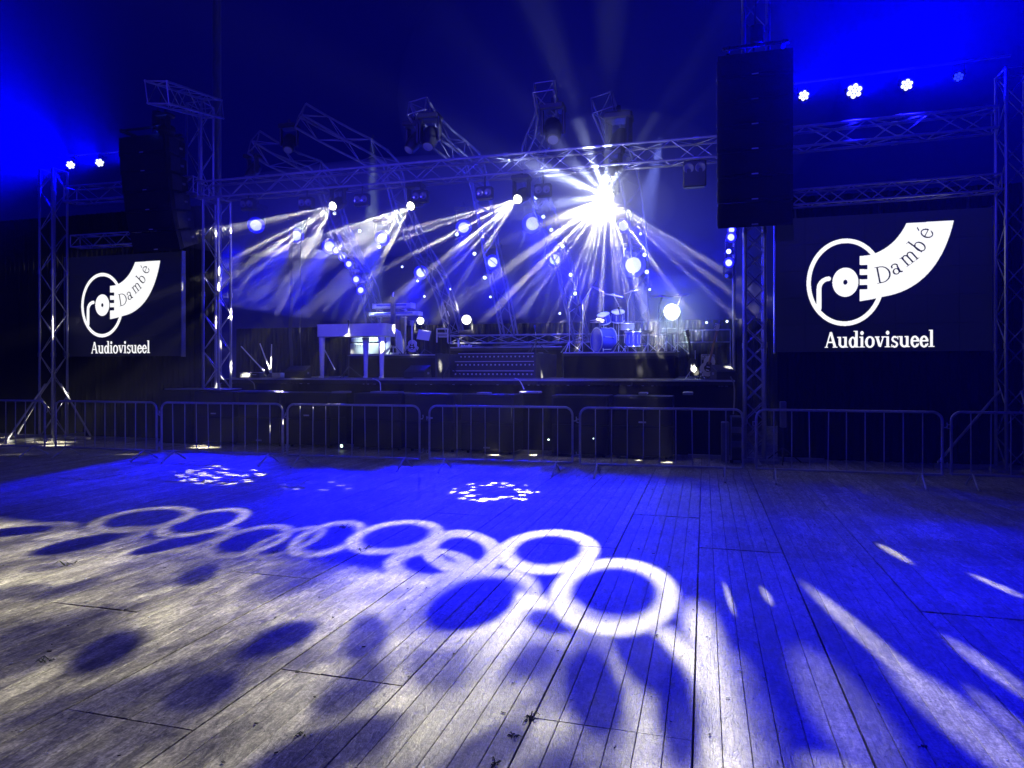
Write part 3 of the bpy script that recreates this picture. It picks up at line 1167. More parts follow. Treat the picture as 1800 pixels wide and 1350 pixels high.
# steps with rows of bright grip dots
s_ = thing('steps', 'wide black steps with rows of dots up the middle of the stage', 'stage steps', (at(870, 660, Y=15.2).x, 15.2, ZD))
for k, (py, xa, xb) in enumerate(((651, 796, 946), (635, 800, 950), (621, 806, 955))):
    Y = 15.35 + 0.62 * k
    p, q = at(xa, py, Y=Y), at(xb, py, Y=Y)
    z = p.z
    obj('tread', MB().bbox(((p.x + q.x) / 2, Y + .3, z - .03), (q.x - p.x, .62, .05), .008), M['deck'], s_)
    obj('nosing', MB().bbox(((p.x + q.x) / 2, Y - .02, z - .012), (q.x - p.x, .02, .024), .004), M['galv'], s_)
    obj('step_front', MB().box(((p.x + q.x) / 2, Y + .04, z - .17), (q.x - p.x - .03, .02, .22)), M['black'], s_)
    dots = MB()
    for i in range(20):
        x = p.x + .06 + (q.x - p.x - .12) * i / 19
        dots.tube((x, Y + .028, z - .09), (x, Y + .018, z - .09), .022, n=6)
    obj('grip_dots', dots, M['badge'], s_, kind='stuff')
for xx in (at(792, 640, Y=16).x, at(957, 640, Y=16).x):
    obj('stringer', MB().box((xx, 16.15, 1.80), (.05, 2.2, .58)), M['black'], s_)

# ================================================================== SUBWOOFERS UNDER THE STAGE FRONT
subw = None
sx0 = -10.9
xs = []
x = -10.75
gaps = {2: .55, 4: .1, 5: .75, 7: .3, 8: .6}
for i in range(9):
    xs.append(x)
    x += 1.14 + gaps.get(i, 0.06)
k = 0
names = ['under the left tower', 'second from the left tower', 'third from the left tower, left of a gap', 'below the piano', 'right of the piano legs', 'in the middle below the steps', 'right of the middle gap', 'below the drum riser', 'nearest the right tower']
for i, x in enumerate(xs):
    for lev in (0, 1):
        if x > 0.0:
            continue
        r = thing('subwoofer', '%s black subwoofer of the pair standing %s' % (('lower', 'upper')[lev], names[i]), 'subwoofer', (x, 13.35, lev * .62 + .002), 'subwoofers along the stage front')
        z0 = lev * .62 + (.05 if lev == 0 else .006)
        obj('cabinet', MB().bbox((x, 13.5, z0 + .29), (1.12, .72, .57), .012), M['cab'], r)
        obj('grille', MB().bbox((x, 13.125, z0 + .29), (1.04, .03, .50), .006), M['grille'], r)
        if (lev == 1 and i in (0, 2, 4, 7)) or (lev == 0 and i in (1, 5)):
            obj('badge', MB().bbox((x, 13.105, z0 + .08), (.14, .01, .03), .003), M['badge'], r)
        if lev == 0:
            for xx in (-.45, .45):
                obj('foot', MB().tube((x + xx, 13.25, 0), (x + xx, 13.25, .05), .03, n=8), M['black'], r)
# black draped block under the left tower
r = thing('tower_block', 'black draped block that the left tower stands on', 'block', (-11.3, 13.45, 0))
obj('block', MB().bbox((-11.75, 13.5, 0.62), (.86, .9, 1.24), .02), M['cloth'], r)
obj('plate', MB().bbox((-11.35, 13.5, 1.25), (1.5, .8, .02), .004), M['galv'], r)
# pale strips stand in for light falling on the subwoofer tops
for px0, px1, py, lb in ((416, 482, 687, 'lit ledge below the stage edge near the left tower'), (582, 604, 688, 'short blue ledge below the piano'), (650, 698, 688, 'lit ledge right of the piano legs'), (837, 856, 690, 'short blue ledge below the steps'), (912, 946, 688, 'brightest ledge below the right end of the steps'), (1122, 1137, 690, 'short blue ledge below the drum riser'), (1200, 1218, 690, 'short blue ledge left of the right tower')):
    p, q = at(px0, py, Y=13.12), at(px1, py, Y=13.12)
    r = thing('lit_sub_top', lb.replace('ledge', 'strip for light on a subwoofer top'), 'speaker', ((p.x + q.x) / 2, 13.3, 1.25), 'lit patches on the subwoofer tops')
    w_ = q.x - p.x
    obj('cabinet', MB().bbox(((p.x + q.x) / 2, 13.3, p.z - .02), (w_, .34, max(.04, (p.z - 1.24) * 2 - .02)), .008), M['mast'], r)
# ================================================================== BARRIERS
def barrier(x0, x1, label):
    g0 = at(x0, 803 + (x0 - 80) * .0345, Z=0)
    g1 = at(x1, 803 + (x1 - 80) * .0345, Z=0)
    g0 += Vector((random.uniform(-.02, .02), random.uniform(-.07, .07), 0))
    g1 += Vector((random.uniform(-.02, .02), random.uniform(-.07, .07), 0))
    L = (g1 - g0).length
    d = (g1 - g0).normalized()
    nrm = Vector((-d.y, d.x, 0))
    r = thing('crowd_barrier', label, 'barrier', (g0 + g1) / 2, 'crowd barriers in front of the stage')
    H, lo, R, tr = 1.09, 0.19, 0.13, 0.019

    def P(s, z, n=0.0):
        return g0 + d * s + Vector((0, 0, z)) + nrm * n
    loop = [P(0.03, lo), P(0.03, H - R)]
    for k in range(1, 7):
        t = math.pi / 2 * k / 6
        loop.append(P(0.03 + R - R * math.cos(t), H - R + R * math.sin(t)))
    for k in range(0, 7):
        t = math.pi / 2 * k / 6
        loop.append(P(L - 0.03 - R + R * math.sin(t), H - R + R * math.cos(t)))
    loop.append(P(L - .03, lo))
    obj('frame', MB().path(loop, tr, 8), M['barrier'], r, smooth=True)
    obj('lower_rail', MB().tube(P(0.03, lo), P(L - .03, lo), tr * .95), M['barrier'], r, smooth=True)
    n = 10
    for i in range(1, n):
        s = 0.03 + (L - .06) * i / n
        bend = random.uniform(-.012, .012) * (random.random() < .4)
        rod('bar', P(s, lo), P(s + bend, H, bend * .5), 0.0085, 'barrier', r)
    for s in (0.30, L - 0.30):
        for sg in (-1, 1):
            pass
        obj('foot', MB().path([P(s - .02, 0.012, -.30), P(s - .02, 0.03, -.27), P(s, lo, -.02), P(s, lo, .02), P(s + .02, 0.03, .27), P(s + .02, 0.012, .30)], 0.016, 6), M['barrier'], r, smooth=True)
    for z in (0.87, 0.30):
        obj('hook', MB().path([P(L - .03, z), P(L + .02, z + .0), P(L + .035, z + .03), P(L + .03, z + .07)], 0.009, 6), M['barrier'], r, smooth=True)
        obj('loop', MB().path([P(0.03, z + .03), P(-.02, z + .04), P(-.02, z - .02), P(.03, z - .02)], 0.008, 6), M['barrier'], r, smooth=True)
    return r


for x0, x1, lb in ((-95, 80, 'steel crowd barrier cut off by the left edge of the picture'),
                   (90, 278, 'second crowd barrier from the left, below the small screen'),
                   (283, 500, 'crowd barrier in front of the left tower, with the short bright streaks'),
                   (505, 745, 'crowd barrier in front of the piano'),
                   (752, 1010, 'crowd barrier in the middle in front of the steps'),
                   (1017, 1308, 'crowd barrier in front of the drum riser, ending at the right tower'),
                   (1325, 1662, 'longest looking crowd barrier, below the large screen'),
                   (1671, 2040, 'crowd barrier cut off by the right edge of the picture')):
    barrier(x0, x1, lb)
# ================================================================== LED SCREENS
# the picture on the wall is a raster of lit pixels, like the wall itself
SW, SH = 3.5, 2.48
NX, NY = 660, 468


def deskew(x, y):
    """point in the enlarged view of the right screen -> metres on the wall (centre = 0,0)"""
    k = 1 + (x - 764) / 25483.0
    yy = 1454 - (1454 - y) / k
    return ((x - 764) * SW / 1973.0, (651 - yy) * SH / 1262.0)


gx = ((np.arange(NX) + .5) / NX - .5) * SW
gy = ((np.arange(NY) + .5) / NY - .5) * SH
GX, GY = np.meshgrid(gx, gy)


def seg(mask, p, q, w0, w1=None):
    w1 = w0 if w1 is None else w1
    px, py = p
    dx, dy = q[0] - px, q[1] - py
    L2 = dx * dx + dy * dy + 1e-12
    t = np.clip(((GX - px) * dx + (GY - py) * dy) / L2, 0, 1)
    d = np.hypot(GX - px - t * dx, GY - py - t * dy)
    mask |= d < (w0 + (w1 - w0) * t) / 2


def poly(mask, pts, val=True):
    ins = np.zeros_like(mask)
    n = len(pts)
    for i in range(n):
        (xa, ya), (xb, yb) = pts[i], pts[(i + 1) % n]
        c = ((ya > GY) != (yb > GY)) & (GX < (xb - xa) * (GY - ya) / (yb - ya + 1e-12) + xa)
        ins ^= c
    if val:
        mask |= ins
    else:
        mask &= ~ins
    return ins


# ---- serif letters: strokes in a 100-unit em; each entry is (kind, ...)
def G(ch, b):
    """b = weight of the thick strokes, thin strokes follow; returns primitives, advance"""
    t = b * (0.42 if b > 9 else 0.45)      # hairline
    s = 4.2 if b > 9 else 2.4              # serif height
    X = 50
    P = []
    line = lambda x0, y0, x1, y1, w: P.append(('l', x0, y0, x1, y1, w))
    rect = lambda x0, y0, x1, y1: P.append(('r', x0, y0, x1, y1))
    ring = lambda cx, cy, rx, ry, ix, iy, a0=0, a1=360: P.append(('o', cx, cy, rx, ry, ix, iy, a0, a1))
    if ch == 'A':
        line(9, 1, 33, 75, t * 1.2); line(34, 75, 58, 1, b); rect(17, 23, 46, 23 + t * 1.1); rect(0, 0, 20, s); rect(44, 0, 72, s)
        P.append(('p', [(28, 62), (36, 79), (42, 62)]))
        return P, 70
    if ch == 'D':
        rect(9, 0, 9 + b, 74); rect(0, 0, 24, s); rect(0, 74 - s, 24, 74)
        ring(24, 37, 43, 37, 43 - b, 37 - t * 1.1, -90, 90); rect(9, 0, 26, t * 1.2); rect(9, 74 - t * 1.2, 26, 74)
        return P, 74
    if ch == 'u':
        rect(7, 12, 7 + b, X); rect(0, X - s, 7 + b, X); rect(37, 0, 37 + b, X); rect(30, X - s, 37 + b, X); rect(37, 0, 45 + b, s)
        ring(23 + b / 2, 17, 16 + b / 2, 18, 16 - b / 2, 18 - b * .62, 180, 330)
        return P, 49 + b * .8
    if ch == 'd':
        rect(36, 0, 36 + b, 78); rect(28, 78 - s, 36 + b, 78); rect(36, 0, 44 + b, s)
        ring(24, 24.5, 22, 26, 22 - b, 26 - t * 1.3)
        return P, 47 + b * .8
    if ch == 'i':
        rect(8, 0, 8 + b, X); rect(1, X - s, 8 + b, X); rect(0, 0, 16 + b, s)
        ring(8 + b / 2, 67, b * .66, b * .66, 0, 0)
        return P, 17 + b
    if ch == 'l':
        rect(8, 0, 8 + b, 78); rect(1, 78 - s, 8 + b, 78); rect(0, 0, 16 + b, s)
        return P, 17 + b
    if ch == 'o':
        ring(26, 25, 26, 27, 26 - b, 27 - t * 1.3)
        return P, 53
    if ch == 'v':
        line(11, 48, 26, 4, b); line(44, 48, 28, 2, t * 1.2); rect(0, X - s, 24, X); rect(34, X - s, 53, X)
        return P, 52
    if ch == 's':
        ring(21, 37, 17, 15, 17 - b * .8, 15 - t * 1.4, 35, 270); ring(21, 13, 18, 15, 18 - b * .8, 15 - t * 1.4, -145, 90)
        line(12, 33, 31, 18, b * .9); rect(34, 36, 34 + t, 50); rect(3, 0, 3 + t, 14)
        return P, 42
    if ch in 'eé':
        ring(24, 25, 23, 27, 23 - b, 27 - t * 1.4, 0, 318); rect(6, 25, 46, 25 + t * 1.15)
        line(42, 14, 37, 6, t * 1.3)
        if ch == 'é':
            line(22, 60, 34, 74, b * .8)
        return P, 47
    if ch == 'a':
        rect(30, 4, 30 + b, 36); ring(22, 36, 8 + b + 3, 15, 11, 15 - t * 1.3, 0, 150); ring(18, 14, 17, 15, 17 - b, 15 - t * 1.3)
        line(31, 6, 42, 2, t * 1.8)
        line(9, 38, 9.5, 40, b)
        return P, 45
    if ch == 'm':
        for x in (8, 34, 60):
            rect(x, 0, x + b, 40 if x > 8 else X); rect(x - 7, 0, x + b + 7, s)
        rect(0, X - s, 8 + b, X)
        for x in (8, 34):
            ring(x + 13 + b / 2, 34, 13 + b / 2, 17, 13 - b / 2, 17 - t * 1.5, 0, 165)
        return P, 76
    if ch == 'b':
        rect(8, 2, 8 + b, 78); rect(0, 78 - s, 8 + b, 78)
        ring(27, 24.5, 22, 26, 22 - b, 26 - t * 1.3)
        return P, 53
    return P, 30


def glyph(mask, ch, b, ox, oy, sx, sy, ang=0.0, slant=0.0):
    P, adv = G(ch, b)
    ca, sa = math.cos(ang), math.sin(ang)
    # picture grid -> glyph units
    rx, ry = GX - ox, GY - oy
    gx_, gy_ = (rx * ca + ry * sa), (-rx * sa + ry * ca)
    U, V = gx_ / sx, gy_ / sy
    U = U - slant * V
    sel = (U > -12) & (U < 95) & (V > -12) & (V < 95)
    u, v = U[sel], V[sel]
    m = np.zeros(u.shape, bool)
    for p in P:
        if p[0] == 'r':
            m |= (u >= p[1]) & (u <= p[3]) & (v >= p[2]) & (v <= p[4])
        elif p[0] == 'l':
            _, x0, y0, x1, y1, w_ = p
            dx, dy = x1 - x0, y1 - y0
            # horizontal stroke width, cut flat at top and bottom
            if abs(dy) > 8:
                t = (v - y0) / dy
                m |= (t >= 0) & (t <= 1) & (np.abs(u - (x0 + dx * t)) < w_ / 2 * 1.05)
            else:
                L2 = dx * dx + dy * dy
                t = np.clip(((u - x0) * dx + (v - y0) * dy) / L2, 0, 1)
                m |= np.hypot(u - x0 - t * dx, v - y0 - t * dy) < w_ / 2
        elif p[0] == 'o':
            _, cx, cy, a, c, ia, ic, a0, a1 = p
            o = ((u - cx) / a) ** 2 + ((v - cy) / c) ** 2 <= 1
            if ia > 0:
                o &= ((u - cx) / ia) ** 2 + ((v - cy) / ic) ** 2 >= 1
            if a1 - a0 < 360:
                th = np.degrees(np.arctan2((v - cy) / c, (u - cx) / a))
                th = np.mod(th - a0, 360)
                o &= th <= (a1 - a0)
            m |= o
        elif p[0] == 'p':
            q = p[1]
            ins = np.zeros(u.shape, bool)
            for i in range(len(q)):
                (xa, ya), (xb, yb) = q[i], q[(i + 1) % len(q)]
                ins ^= ((ya > v) != (yb > v)) & (u < (xb - xa) * (v - ya) / (yb - ya + 1e-9) + xa)
            m |= ins
    full = np.zeros(GX.shape, bool)
    full[sel] = m
    mask |= full
    return adv


record = np.zeros(GX.shape, bool)      # the disc, pick-up arm and horn
D = deskew
cx, cy = D(438, 650)
rx, ry = 364 * SW / 1973, 404 * SH / 1262
ro = ((GX - cx) / rx) ** 2 + ((GY - cy) / ry) ** 2 <= 1
ri = ((GX - cx) / (rx - 42 * SW / 1973)) ** 2 + ((GY - cy) / (ry - 42 * SH / 1262)) ** 2 <= 1
record |= ro & ~ri
c2 = D(442, 650)
record |= ((GX - c2[0]) / (122 * SW / 1973)) ** 2 + ((GY - c2[1]) / (135 * SH / 1262)) ** 2 <= 1
record &= ~(((GX - c2[0]) / (20 * SW / 1973)) ** 2 + ((GY - c2[1]) / (23 * SH / 1262)) ** 2 <= 1)
arm = [(285, 618), (262, 622), (236, 634), (213, 654), (198, 680), (193, 715), (193, 890)]
for a_, b_ in zip(arm, arm[1:]):
    seg(record, D(*a_), D(*b_), 46 * SW / 1973)


def bez(p, q, r, n=10):
    return [((1 - t) ** 2 * p[0] + 2 * t * (1 - t) * q[0] + t * t * r[0], (1 - t) ** 2 * p[1] + 2 * t * (1 - t) * q[1] + t * t * r[1]) for t in [i / n for i in range(n + 1)]]


horn = [(575, 412)] + bez((680, 400), (900, 330), (1002, 110)) + bez((1420, 85), (1285, 700), (800, 780), 18) + [(690, 805), (575, 824)]
notches = [[(560, 492), (648, 492), (648, 531), (560, 531)], [(560, 583), (648, 583), (648, 623), (560, 623)], [(560, 675), (648, 675), (648, 715), (560, 715)]]
# dark gap between ring and horn
poly(record, [D(*p) for p in horn])
for nt in notches:
    poly(record, [D(*p) for p in nt], False)
word = np.zeros(GX.shape, bool)
KX, KY = SW / 1973, SH / 1262
for ch, x, y, ang, sc in (('D', 738, 664, 10, 2.05), ('a', 893, 590, 27, 1.95), ('m', 1004, 512, 38, 1.95), ('b', 1128, 392, 49, 1.95), ('é', 1212, 262, 64, 1.95)):
    o_ = D(x, y)
    glyph(word, ch, 7.5, o_[0], o_[1], sc * KX, sc * KY, rad(ang), 0.0)
record &= ~word
under = np.zeros(GX.shape, bool)
advs = [G(c, 14)[1] for c in 'Audiovisueel']
tot_ = sum(advs)
x0_, y0_ = D(246, 1243)
x1_, _ = D(1252, 1222)
kx = (x1_ - x0_) / tot_
ky = 150 * KY / 78.0
xx = x0_
for c, a_ in zip('Audiovisueel', advs):
    glyph(under, c, 14, xx, y0_ - 0.012, kx, ky * (1.03 if c != 'A' else 1.0))
    xx += a_ * kx


def raster(mask, z):
    """lit pixels -> runs of quads in a sheet standing in local x-z, facing -y"""
    mb = MB()
    # merge equal rows
    H, W = mask.shape
    r = 0
    while r < H:
        r2 = r + 1
        while r2 < H and np.array_equal(mask[r2], mask[r]):
            r2 += 1
        row = mask[r].astype(np.int8)
        d = np.diff(np.concatenate([[0], row, [0]]))
        st_, en = np.where(d == 1)[0], np.where(d == -1)[0]
        za, zb = (r / H - .5) * SH, (r2 / H - .5) * SH
        for a_, b_ in zip(st_, en):
            xa, xb = (a_ / W - .5) * SW, (b_ / W - .5) * SW
            mb.add([(xa, z, za), (xb, z, za), (xb, z, zb), (xa, z, zb)], [(0, 1, 2, 3)])
        r = r2
    return mb


def screen(c, label):
    r = thing('led_screen', label, 'screen', c, 'led screens on both wings')
    off = Vector(c)
    nx, ny = 7, 5
    pw, ph = SW / nx, SH / ny
    first = None
    for i in range(nx):
        for j in range(ny):
            p = Vector(((i + .5) * pw - SW / 2, .05, (j + .5) * ph - SH / 2))
            if first is None:
                mb = MB().bbox((0, 0, 0), (pw - .0012, .09, ph - .0012), .001)
                first = obj('panel', mb, M['screen'], r, local=True)
                o = first
            else:
                o = bpy.data.objects.new('panel', first.data)
                COL.objects.link(o)
                o.parent = r
            o.location = p
    bk = MB()
    for i in range(nx):
        for j in range(ny):
            xa, za = i * pw - SW / 2 + .002, j * ph - SH / 2 + .002
            bk.add([(xa, -.002, za), (xa + pw - .004, -.002, za), (xa + pw - .004, -.002, za + ph - .004), (xa, -.002, za + ph - .004)], [(0, 1, 2, 3)])
    o = obj('black_level', bk, M['ledbg'], r, local=True, kind='stuff')
    obj('record_and_horn_logo', raster(record, -.005), M['logo'], r, local=True)
    obj('lettering', raster(under, -.005), M['logo'], r, local=True)
    for sx in (-1, 1):
        obj('side_frame', MB().box((sx * (SW / 2 + .02), .06, 0), (.03, .12, SH + .04)), M['galv'], r, local=True)
    for sx in (-.4, 0, .4):
        obj('hanger', MB().tube((sx * SW, .06, SH / 2), (sx * SW, .06, SH / 2 + .35), .02), M['black'], r, local=True)
    return r


cr_ = at(1547, 496, Y=13.6)
screen((cr_.x, 13.6, 2.03 + SH / 2), 'large led screen on the right with a white record and horn logo')
cl_ = at(213, 537, Y=13.45)
screen((cl_.x, 13.45, 2.03 + SH / 2), 'smaller looking led screen on the left with the same white logo')
# ================================================================== LIGHT FIXTURES
def frame_to(d, upv=(0, 0, 1)):
    """matrix whose local z looks along d"""
    d = Vector(d).normalized()
    x = Vector(upv).cross(d)
    if x.length < 1e-3:
        x = Vector((1, 0, 0))
    x.normalize()
    y = d.cross(x)
    return Matrix((x, y, d)).transposed()


def moving_head(name, label, p, target, lens, s=1.0, group=None, up=True, cat='moving head', lensr=0.085):
    """p: centre of the front lens; the base hangs above it"""
    p = Vector(p)
    d = (Vector(target) - p).normalized()
    R = frame_to(d)
    piv = p - d * 0.20 * s
    k = 1 if up else -1
    base = piv + Vector((0, 0, k * 0.36 * s))
    r = thing(name, label, cat, base, group)
    obj('head', MB().lathe([(.05 * s, -.22 * s), (.12 * s, -.20 * s), (.145 * s, -.08 * s), (.13 * s, .05 * s), (.11 * s, .17 * s), (.098 * s, .195 * s), (lensr * s, .19 * s)], piv, R, 20), M['black'], r, smooth=True)
    side = R @ Vector((1, 0, 0))
    side.z = 0
    side = side.normalized() if side.length > .1 else Vector((1, 0, 0))
    for sg in (-1, 1):
        a = piv + side * sg * .165 * s
        b = base + side * sg * .165 * s - Vector((0, 0, k * .05 * s))
        obj('yoke_arm', MB().bbox((a + b) / 2, (.05 * s, .12 * s, abs((a - b).z) + .1 * s), .015 * s, Matrix.Rotation(math.atan2(side.y, side.x), 3, 'Z')), M['black'], r)
    obj('base', MB().bbox(base + Vector((0, 0, k * .0)), (.38 * s, .28 * s, .10 * s), .02 * s), M['black'], r)
    if up:
        obj('clamp', MB().tube(base + Vector((0, 0, k * .05 * s)), base + Vector((0, 0, k * .16 * s)), .03 * s), M['black'], r)
    o = obj('lens', MB().lathe([(0.001, .0), (lensr * .6 * s, .006 * s), (lensr * .98 * s, 0.0)], p + d * .004, R, 20), M[lens], r, smooth=True)
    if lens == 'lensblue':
        obj('halo_ring', MB().lathe([(lensr * 1.0 * s, -.012), (lensr * 1.55 * s, -.014), (lensr * 1.5 * s, -.030), (lensr * 1.0 * s, -.03)], p + d * .004, R, 20), M['haloblue'], r, smooth=True)  # glowing ring put round the lens as its blue halo
    return r, p + d * .02


FLOORCTR = Vector((-1.5, 7.0, 0))
# the four beam heads under the truss
heads = []
for (px, py, tx, ty, lb) in ((585, 362, 330, 470, 'beam head furthest left under the front truss, throwing a fan of pale shafts'),
                             (722, 362, 470, 500, 'second beam head from the left under the front truss, throwing a fan of pale shafts'),
                             (910, 350, 700, 520, 'third beam head from the left, just left of the glaring one, throwing pale shafts'),
                             (1068, 345, 1000, 560, 'glaring beam head right of the middle, the brightest lamp under the truss')):
    p = at(px, py, Y=13.35)
    t = at(tx, ty, Y=9.5)
    r, q = moving_head('beam_head', lb, p, t, 'lenswarm', 1.0, 'lit beam heads under the front truss', cat='moving head', lensr=.09 if px < 1000 else .12)
    heads.append((r, q, t))
for i, (r, q, t) in enumerate(heads[:3]):
    fan_lamp('fan_lamp', q, q + Vector((-1, .22, -.52)), P_FAN * 1.4, 54, r, i * 3.3 + 2.6, 8.0, .05, .23)
r4, q4, t4 = heads[3]
q4 = q4 + Vector((0, -.06, -.04))
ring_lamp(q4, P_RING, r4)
fan_lamp('fan_lamp', q4, q4 + Vector((-.15, 1.0, -1)), P_FAN * 2.4, 112, r4, 14.7, 8.0, .05, .22)
point('glare_lamp', q4 + Vector((-.05, -.16, -.03)), P_GLARE, (0.86, 0.92, 1.0), .05, r4)

fan_lamp('added_stray_light', q4 + Vector((0, -.2, 0)), q4 + Vector((-.5, .1, 1)), P_FAN * .10, 130, r4, 41.0, 3.2, .10, .42, (.55, .62, 1.0))  # extra lamp added to draw upward streaks of stray light

# blinders: black boxes with two dull lenses
for (px, py, lb) in ((432, 358, 'leftmost unlit pair of round lamps under the front truss'), (535, 356, 'unlit lamp pair just left of the first beam head'), (633, 350, 'unlit lamp pair between the first and second beam heads'),
                     (737, 344, 'unlit lamp pair just right of the second beam head'), (850, 338, 'unlit lamp pair left of the third beam head'), (953, 333, 'dim unlit lamp pair right of the third beam head'), (1221, 304, 'unlit lamp pair hanging right, beside the tall loudspeakers')):
    p = at(px, py, Y=13.3)
    big = px > 1200
    s = 1.25 if big else 1.0
    r = thing('blinder', lb, 'stage light', p + Vector((0, 0, .3)), 'unlit lamp pairs under the front truss')
    obj('housing', MB().bbox(p + Vector((0, .1, 0)), (.34 * s, .16, .26 * s if not big else .5), .02), M['black'], r)
    for sg in (-1, 1):
        c = p + Vector((sg * .085 * s, .01, .0 if not big else .1))
        R = frame_to((0, -1, -.25))
        obj('lamp', MB().lathe([(.072 * s, -.03), (.078 * s, 0.0), (.07 * s, .01), (.03 * s, -.006), (.001, -.01)], c, R, 16), M['lensoff'], r, smooth=True)
    obj('bracket', MB().tube(p + Vector((0, .1, .12)), p + Vector((0, .1, .36)), .018), M['black'], r)

# blue wash heads facing the audience
wash = [(450, 396, 18.0, 9.5, 'at the far left, first of the row'), (521, 414, 18.2, 8.5, 'second from the left, above the gauze strip'), (579, 433, 18.4, 8.5, 'at the top of the slanting chain of lamps'),
        (672, 419, 18.8, 8.5, 'below the second beam head'), (740, 479, 19.2, 8, 'low between the left and the middle truss ribs'), (815, 400, 18.8, 9, 'upper middle, left of the third beam head fan'),
        (866, 461, 19.4, 8.5, 'low in the middle above the lattice leg'), (936, 393, 18.0, 11.5, 'glowing pale blue below the third beam head'), (975, 456, 19.2, 9, 'low, right of the middle with a blue glow beneath'),
        (1096, 397, 18.8, 8.5, 'right below the glaring lamp'), (1113, 466, 18.6, 14, 'largest glow, right above the drum kit')]
WASH = []
for i, (px, py, Y, pr, lb) in enumerate(wash):
    p = at(px, py, Y=Y)
    tgt = Vector((-11.8 + 15.6 * (px - 450) / 663, 10.1 - 2.4 * (px - 450) / 663 + random.uniform(-.4, .4), 0))
    vis = (EYE - p).normalized() * 0.55 + (tgt - p).normalized() * 0.45
    s = 1.35
    zc = (p - EYE).dot(Vector((-math.sin(TH), math.cos(TH), 0)))
    lr = pr / 1200 * zc
    r, q = moving_head('wash_head', 'lit blue wash lamp, ' + lb, p, p + vis, 'lensblue', s, 'lit blue wash lamps at the back of the stage', lensr=lr / s * 1.02)
    spot('wash_lamp', q + Vector((0, -.02, 0)), tgt, P_WASH * (2.2 - 1.3 * (px - 450) / 663), BLUE, 21, .75, .07, r)
    WASH.append((r, q))
# small blue lamps down the left rib
for (px, py, lb) in ((591, 440, 'topmost small lamp of the slanting chain'), (602, 451, 'second small lamp of the slanting chain'), (613, 464, 'third small lamp of the slanting chain'), (626, 491, 'fourth small lamp of the slanting chain'), (634, 510, 'lowest small lamp of the slanting chain')):
    p = at(px, py, Y=18.4)
    r, q = moving_head('chain_lamp', lb, p, p + (EYE - p).normalized() + Vector((-.3, 0, .1)), 'lensblue', .7, 'small lamps down the left truss rib', cat='stage light', lensr=.125)
    point('lamp_glow', q + Vector((0, -.05, -.03)), P_GLOW * .5, BLUE, .04, r)
for j, k in ((7, 3.0), (10, 6.0), (8, 1.6), (6, 1.4), (4, 1.0), (2, .8), (0, .8), (5, .6), (3, .7)):
    r, q = WASH[j]
    point('lamp_glow', q + Vector((-.02, -.10, -.12)), P_GLOW * k, (.006, .01, 1.0), .05, r)

# tiny pin lamps, most with a thin shaft of light
pins = [(588, 375, 18, 1, 'below the first beam head'), (632, 406, 18, 1, 'between the first two blue wash lamps of the middle'), (667, 434, 18.6, 1, 'just under the blue lamp below the second beam head'), (707, 469, 19.4, 0, 'left of the low blue lamp'),
        (734, 494, 19.2, 0, 'just under the low blue lamp'), (746, 521, 19.6, 0, 'below the low blue lamp, near the keyboards'), (803, 412, 18.4, 1, 'just under the upper middle blue lamp'), (834, 446, 18.6, 1, 'in the middle, left of the low blue lamp'),
        (852, 488, 19.4, 1, 'under the middle low blue lamp'), (862, 522, 20, 0, 'low beside the lattice leg'), (942, 347, 17.2, 1, 'just right of the third beam head'), (955, 381, 17.6, 1, 'right of the glowing pale blue lamp'),
        (969, 404, 18.0, 1, 'lower right of the glowing pale blue lamp'), (989, 433, 18.6, 1, 'above the blue lamp right of the middle'), (1003, 483, 19, 1, 'left of the drum kit, upper'), (1011, 516, 19.6, 1, 'left of the drum kit, lower'),
        (1126, 411, 18.4, 0, 'right of the lamp below the glare'), (1133, 448, 18.4, 1, 'top right of the largest blue glow'), (1137, 478, 18.8, 1, 'right of the largest blue glow'), (984, 551, 20, 0, 'low left of the drum kit'),
        (1142, 509, 18.8, 0, 'above the cymbals'), (792, 508, 20, 0, 'tiny one above the lattice in the middle'), (1242, 567, 19.5, 0, 'beside the blue ring right of the white glare'), (1278, 565, 19.5, 0, 'furthest right, low')]
for (px, py, Y, beam, lb) in pins:
    p = at(px, py, Y=Y)
    r = thing('pin_lamp', 'tiny white pin lamp ' + lb, 'stage light', p + Vector((0, 0, .1)), 'tiny pin lamps at the back')
    d = (EYE - p).normalized()
    R = frame_to(d)
    rr = .05 if beam else .034
    obj('body', MB().lathe([(.02, -.16), (rr * 1.1, -.14), (rr * 1.25, 0), (rr, .004)], p, R, 12), M['black'], r, smooth=True)
    obj('lens', MB().lathe([(rr, 0.006), (.001, .014)], p, R, 12), M['lenspin'], r)
    obj('bracket', MB().tube(p - d * .08, p - d * .08 + Vector((0, 0, .16)), .01, n=6), M['black'], r)
    if beam:
        t = at(px - 18 if px < 1000 else px - 3, py + 60, Y=Y - .7)
        spot('pin_beam', p + d * .03, t, P_PIN, (.45, .55, 1.0), 3.0, .5, .01, r)

# column of four lamps beside the right tower
for (px, py, w_, m, lb) in ((1286, 404, 5, 'lensblue', 'topmost'), (1285, 417, 6, 'lensblue', 'second from the top'), (1281, 442, 4, 'lenspin', 'third from the top, dimmer'), (1281, 462, 6, 'lensblue', 'lowest bright'), (1277, 485, 3, 'lensdim', 'small deep blue bottom')):
    p = at(px, py, Y=15.5)
    r, q = moving_head('side_lamp', lb + ' lamp of the column left of the right tower', p, p + (EYE - p).normalized() + Vector((-.35, 0, -.1)), m, .62, 'column of lamps beside the right tower', cat='stage light', lensr=w_ / 1200 * 15 / .62)
    if m != 'lensdim':
        point('lamp_glow', q + Vector((-.03, -.06, 0)), P_GLOW * .22, BLUE, .04, r)
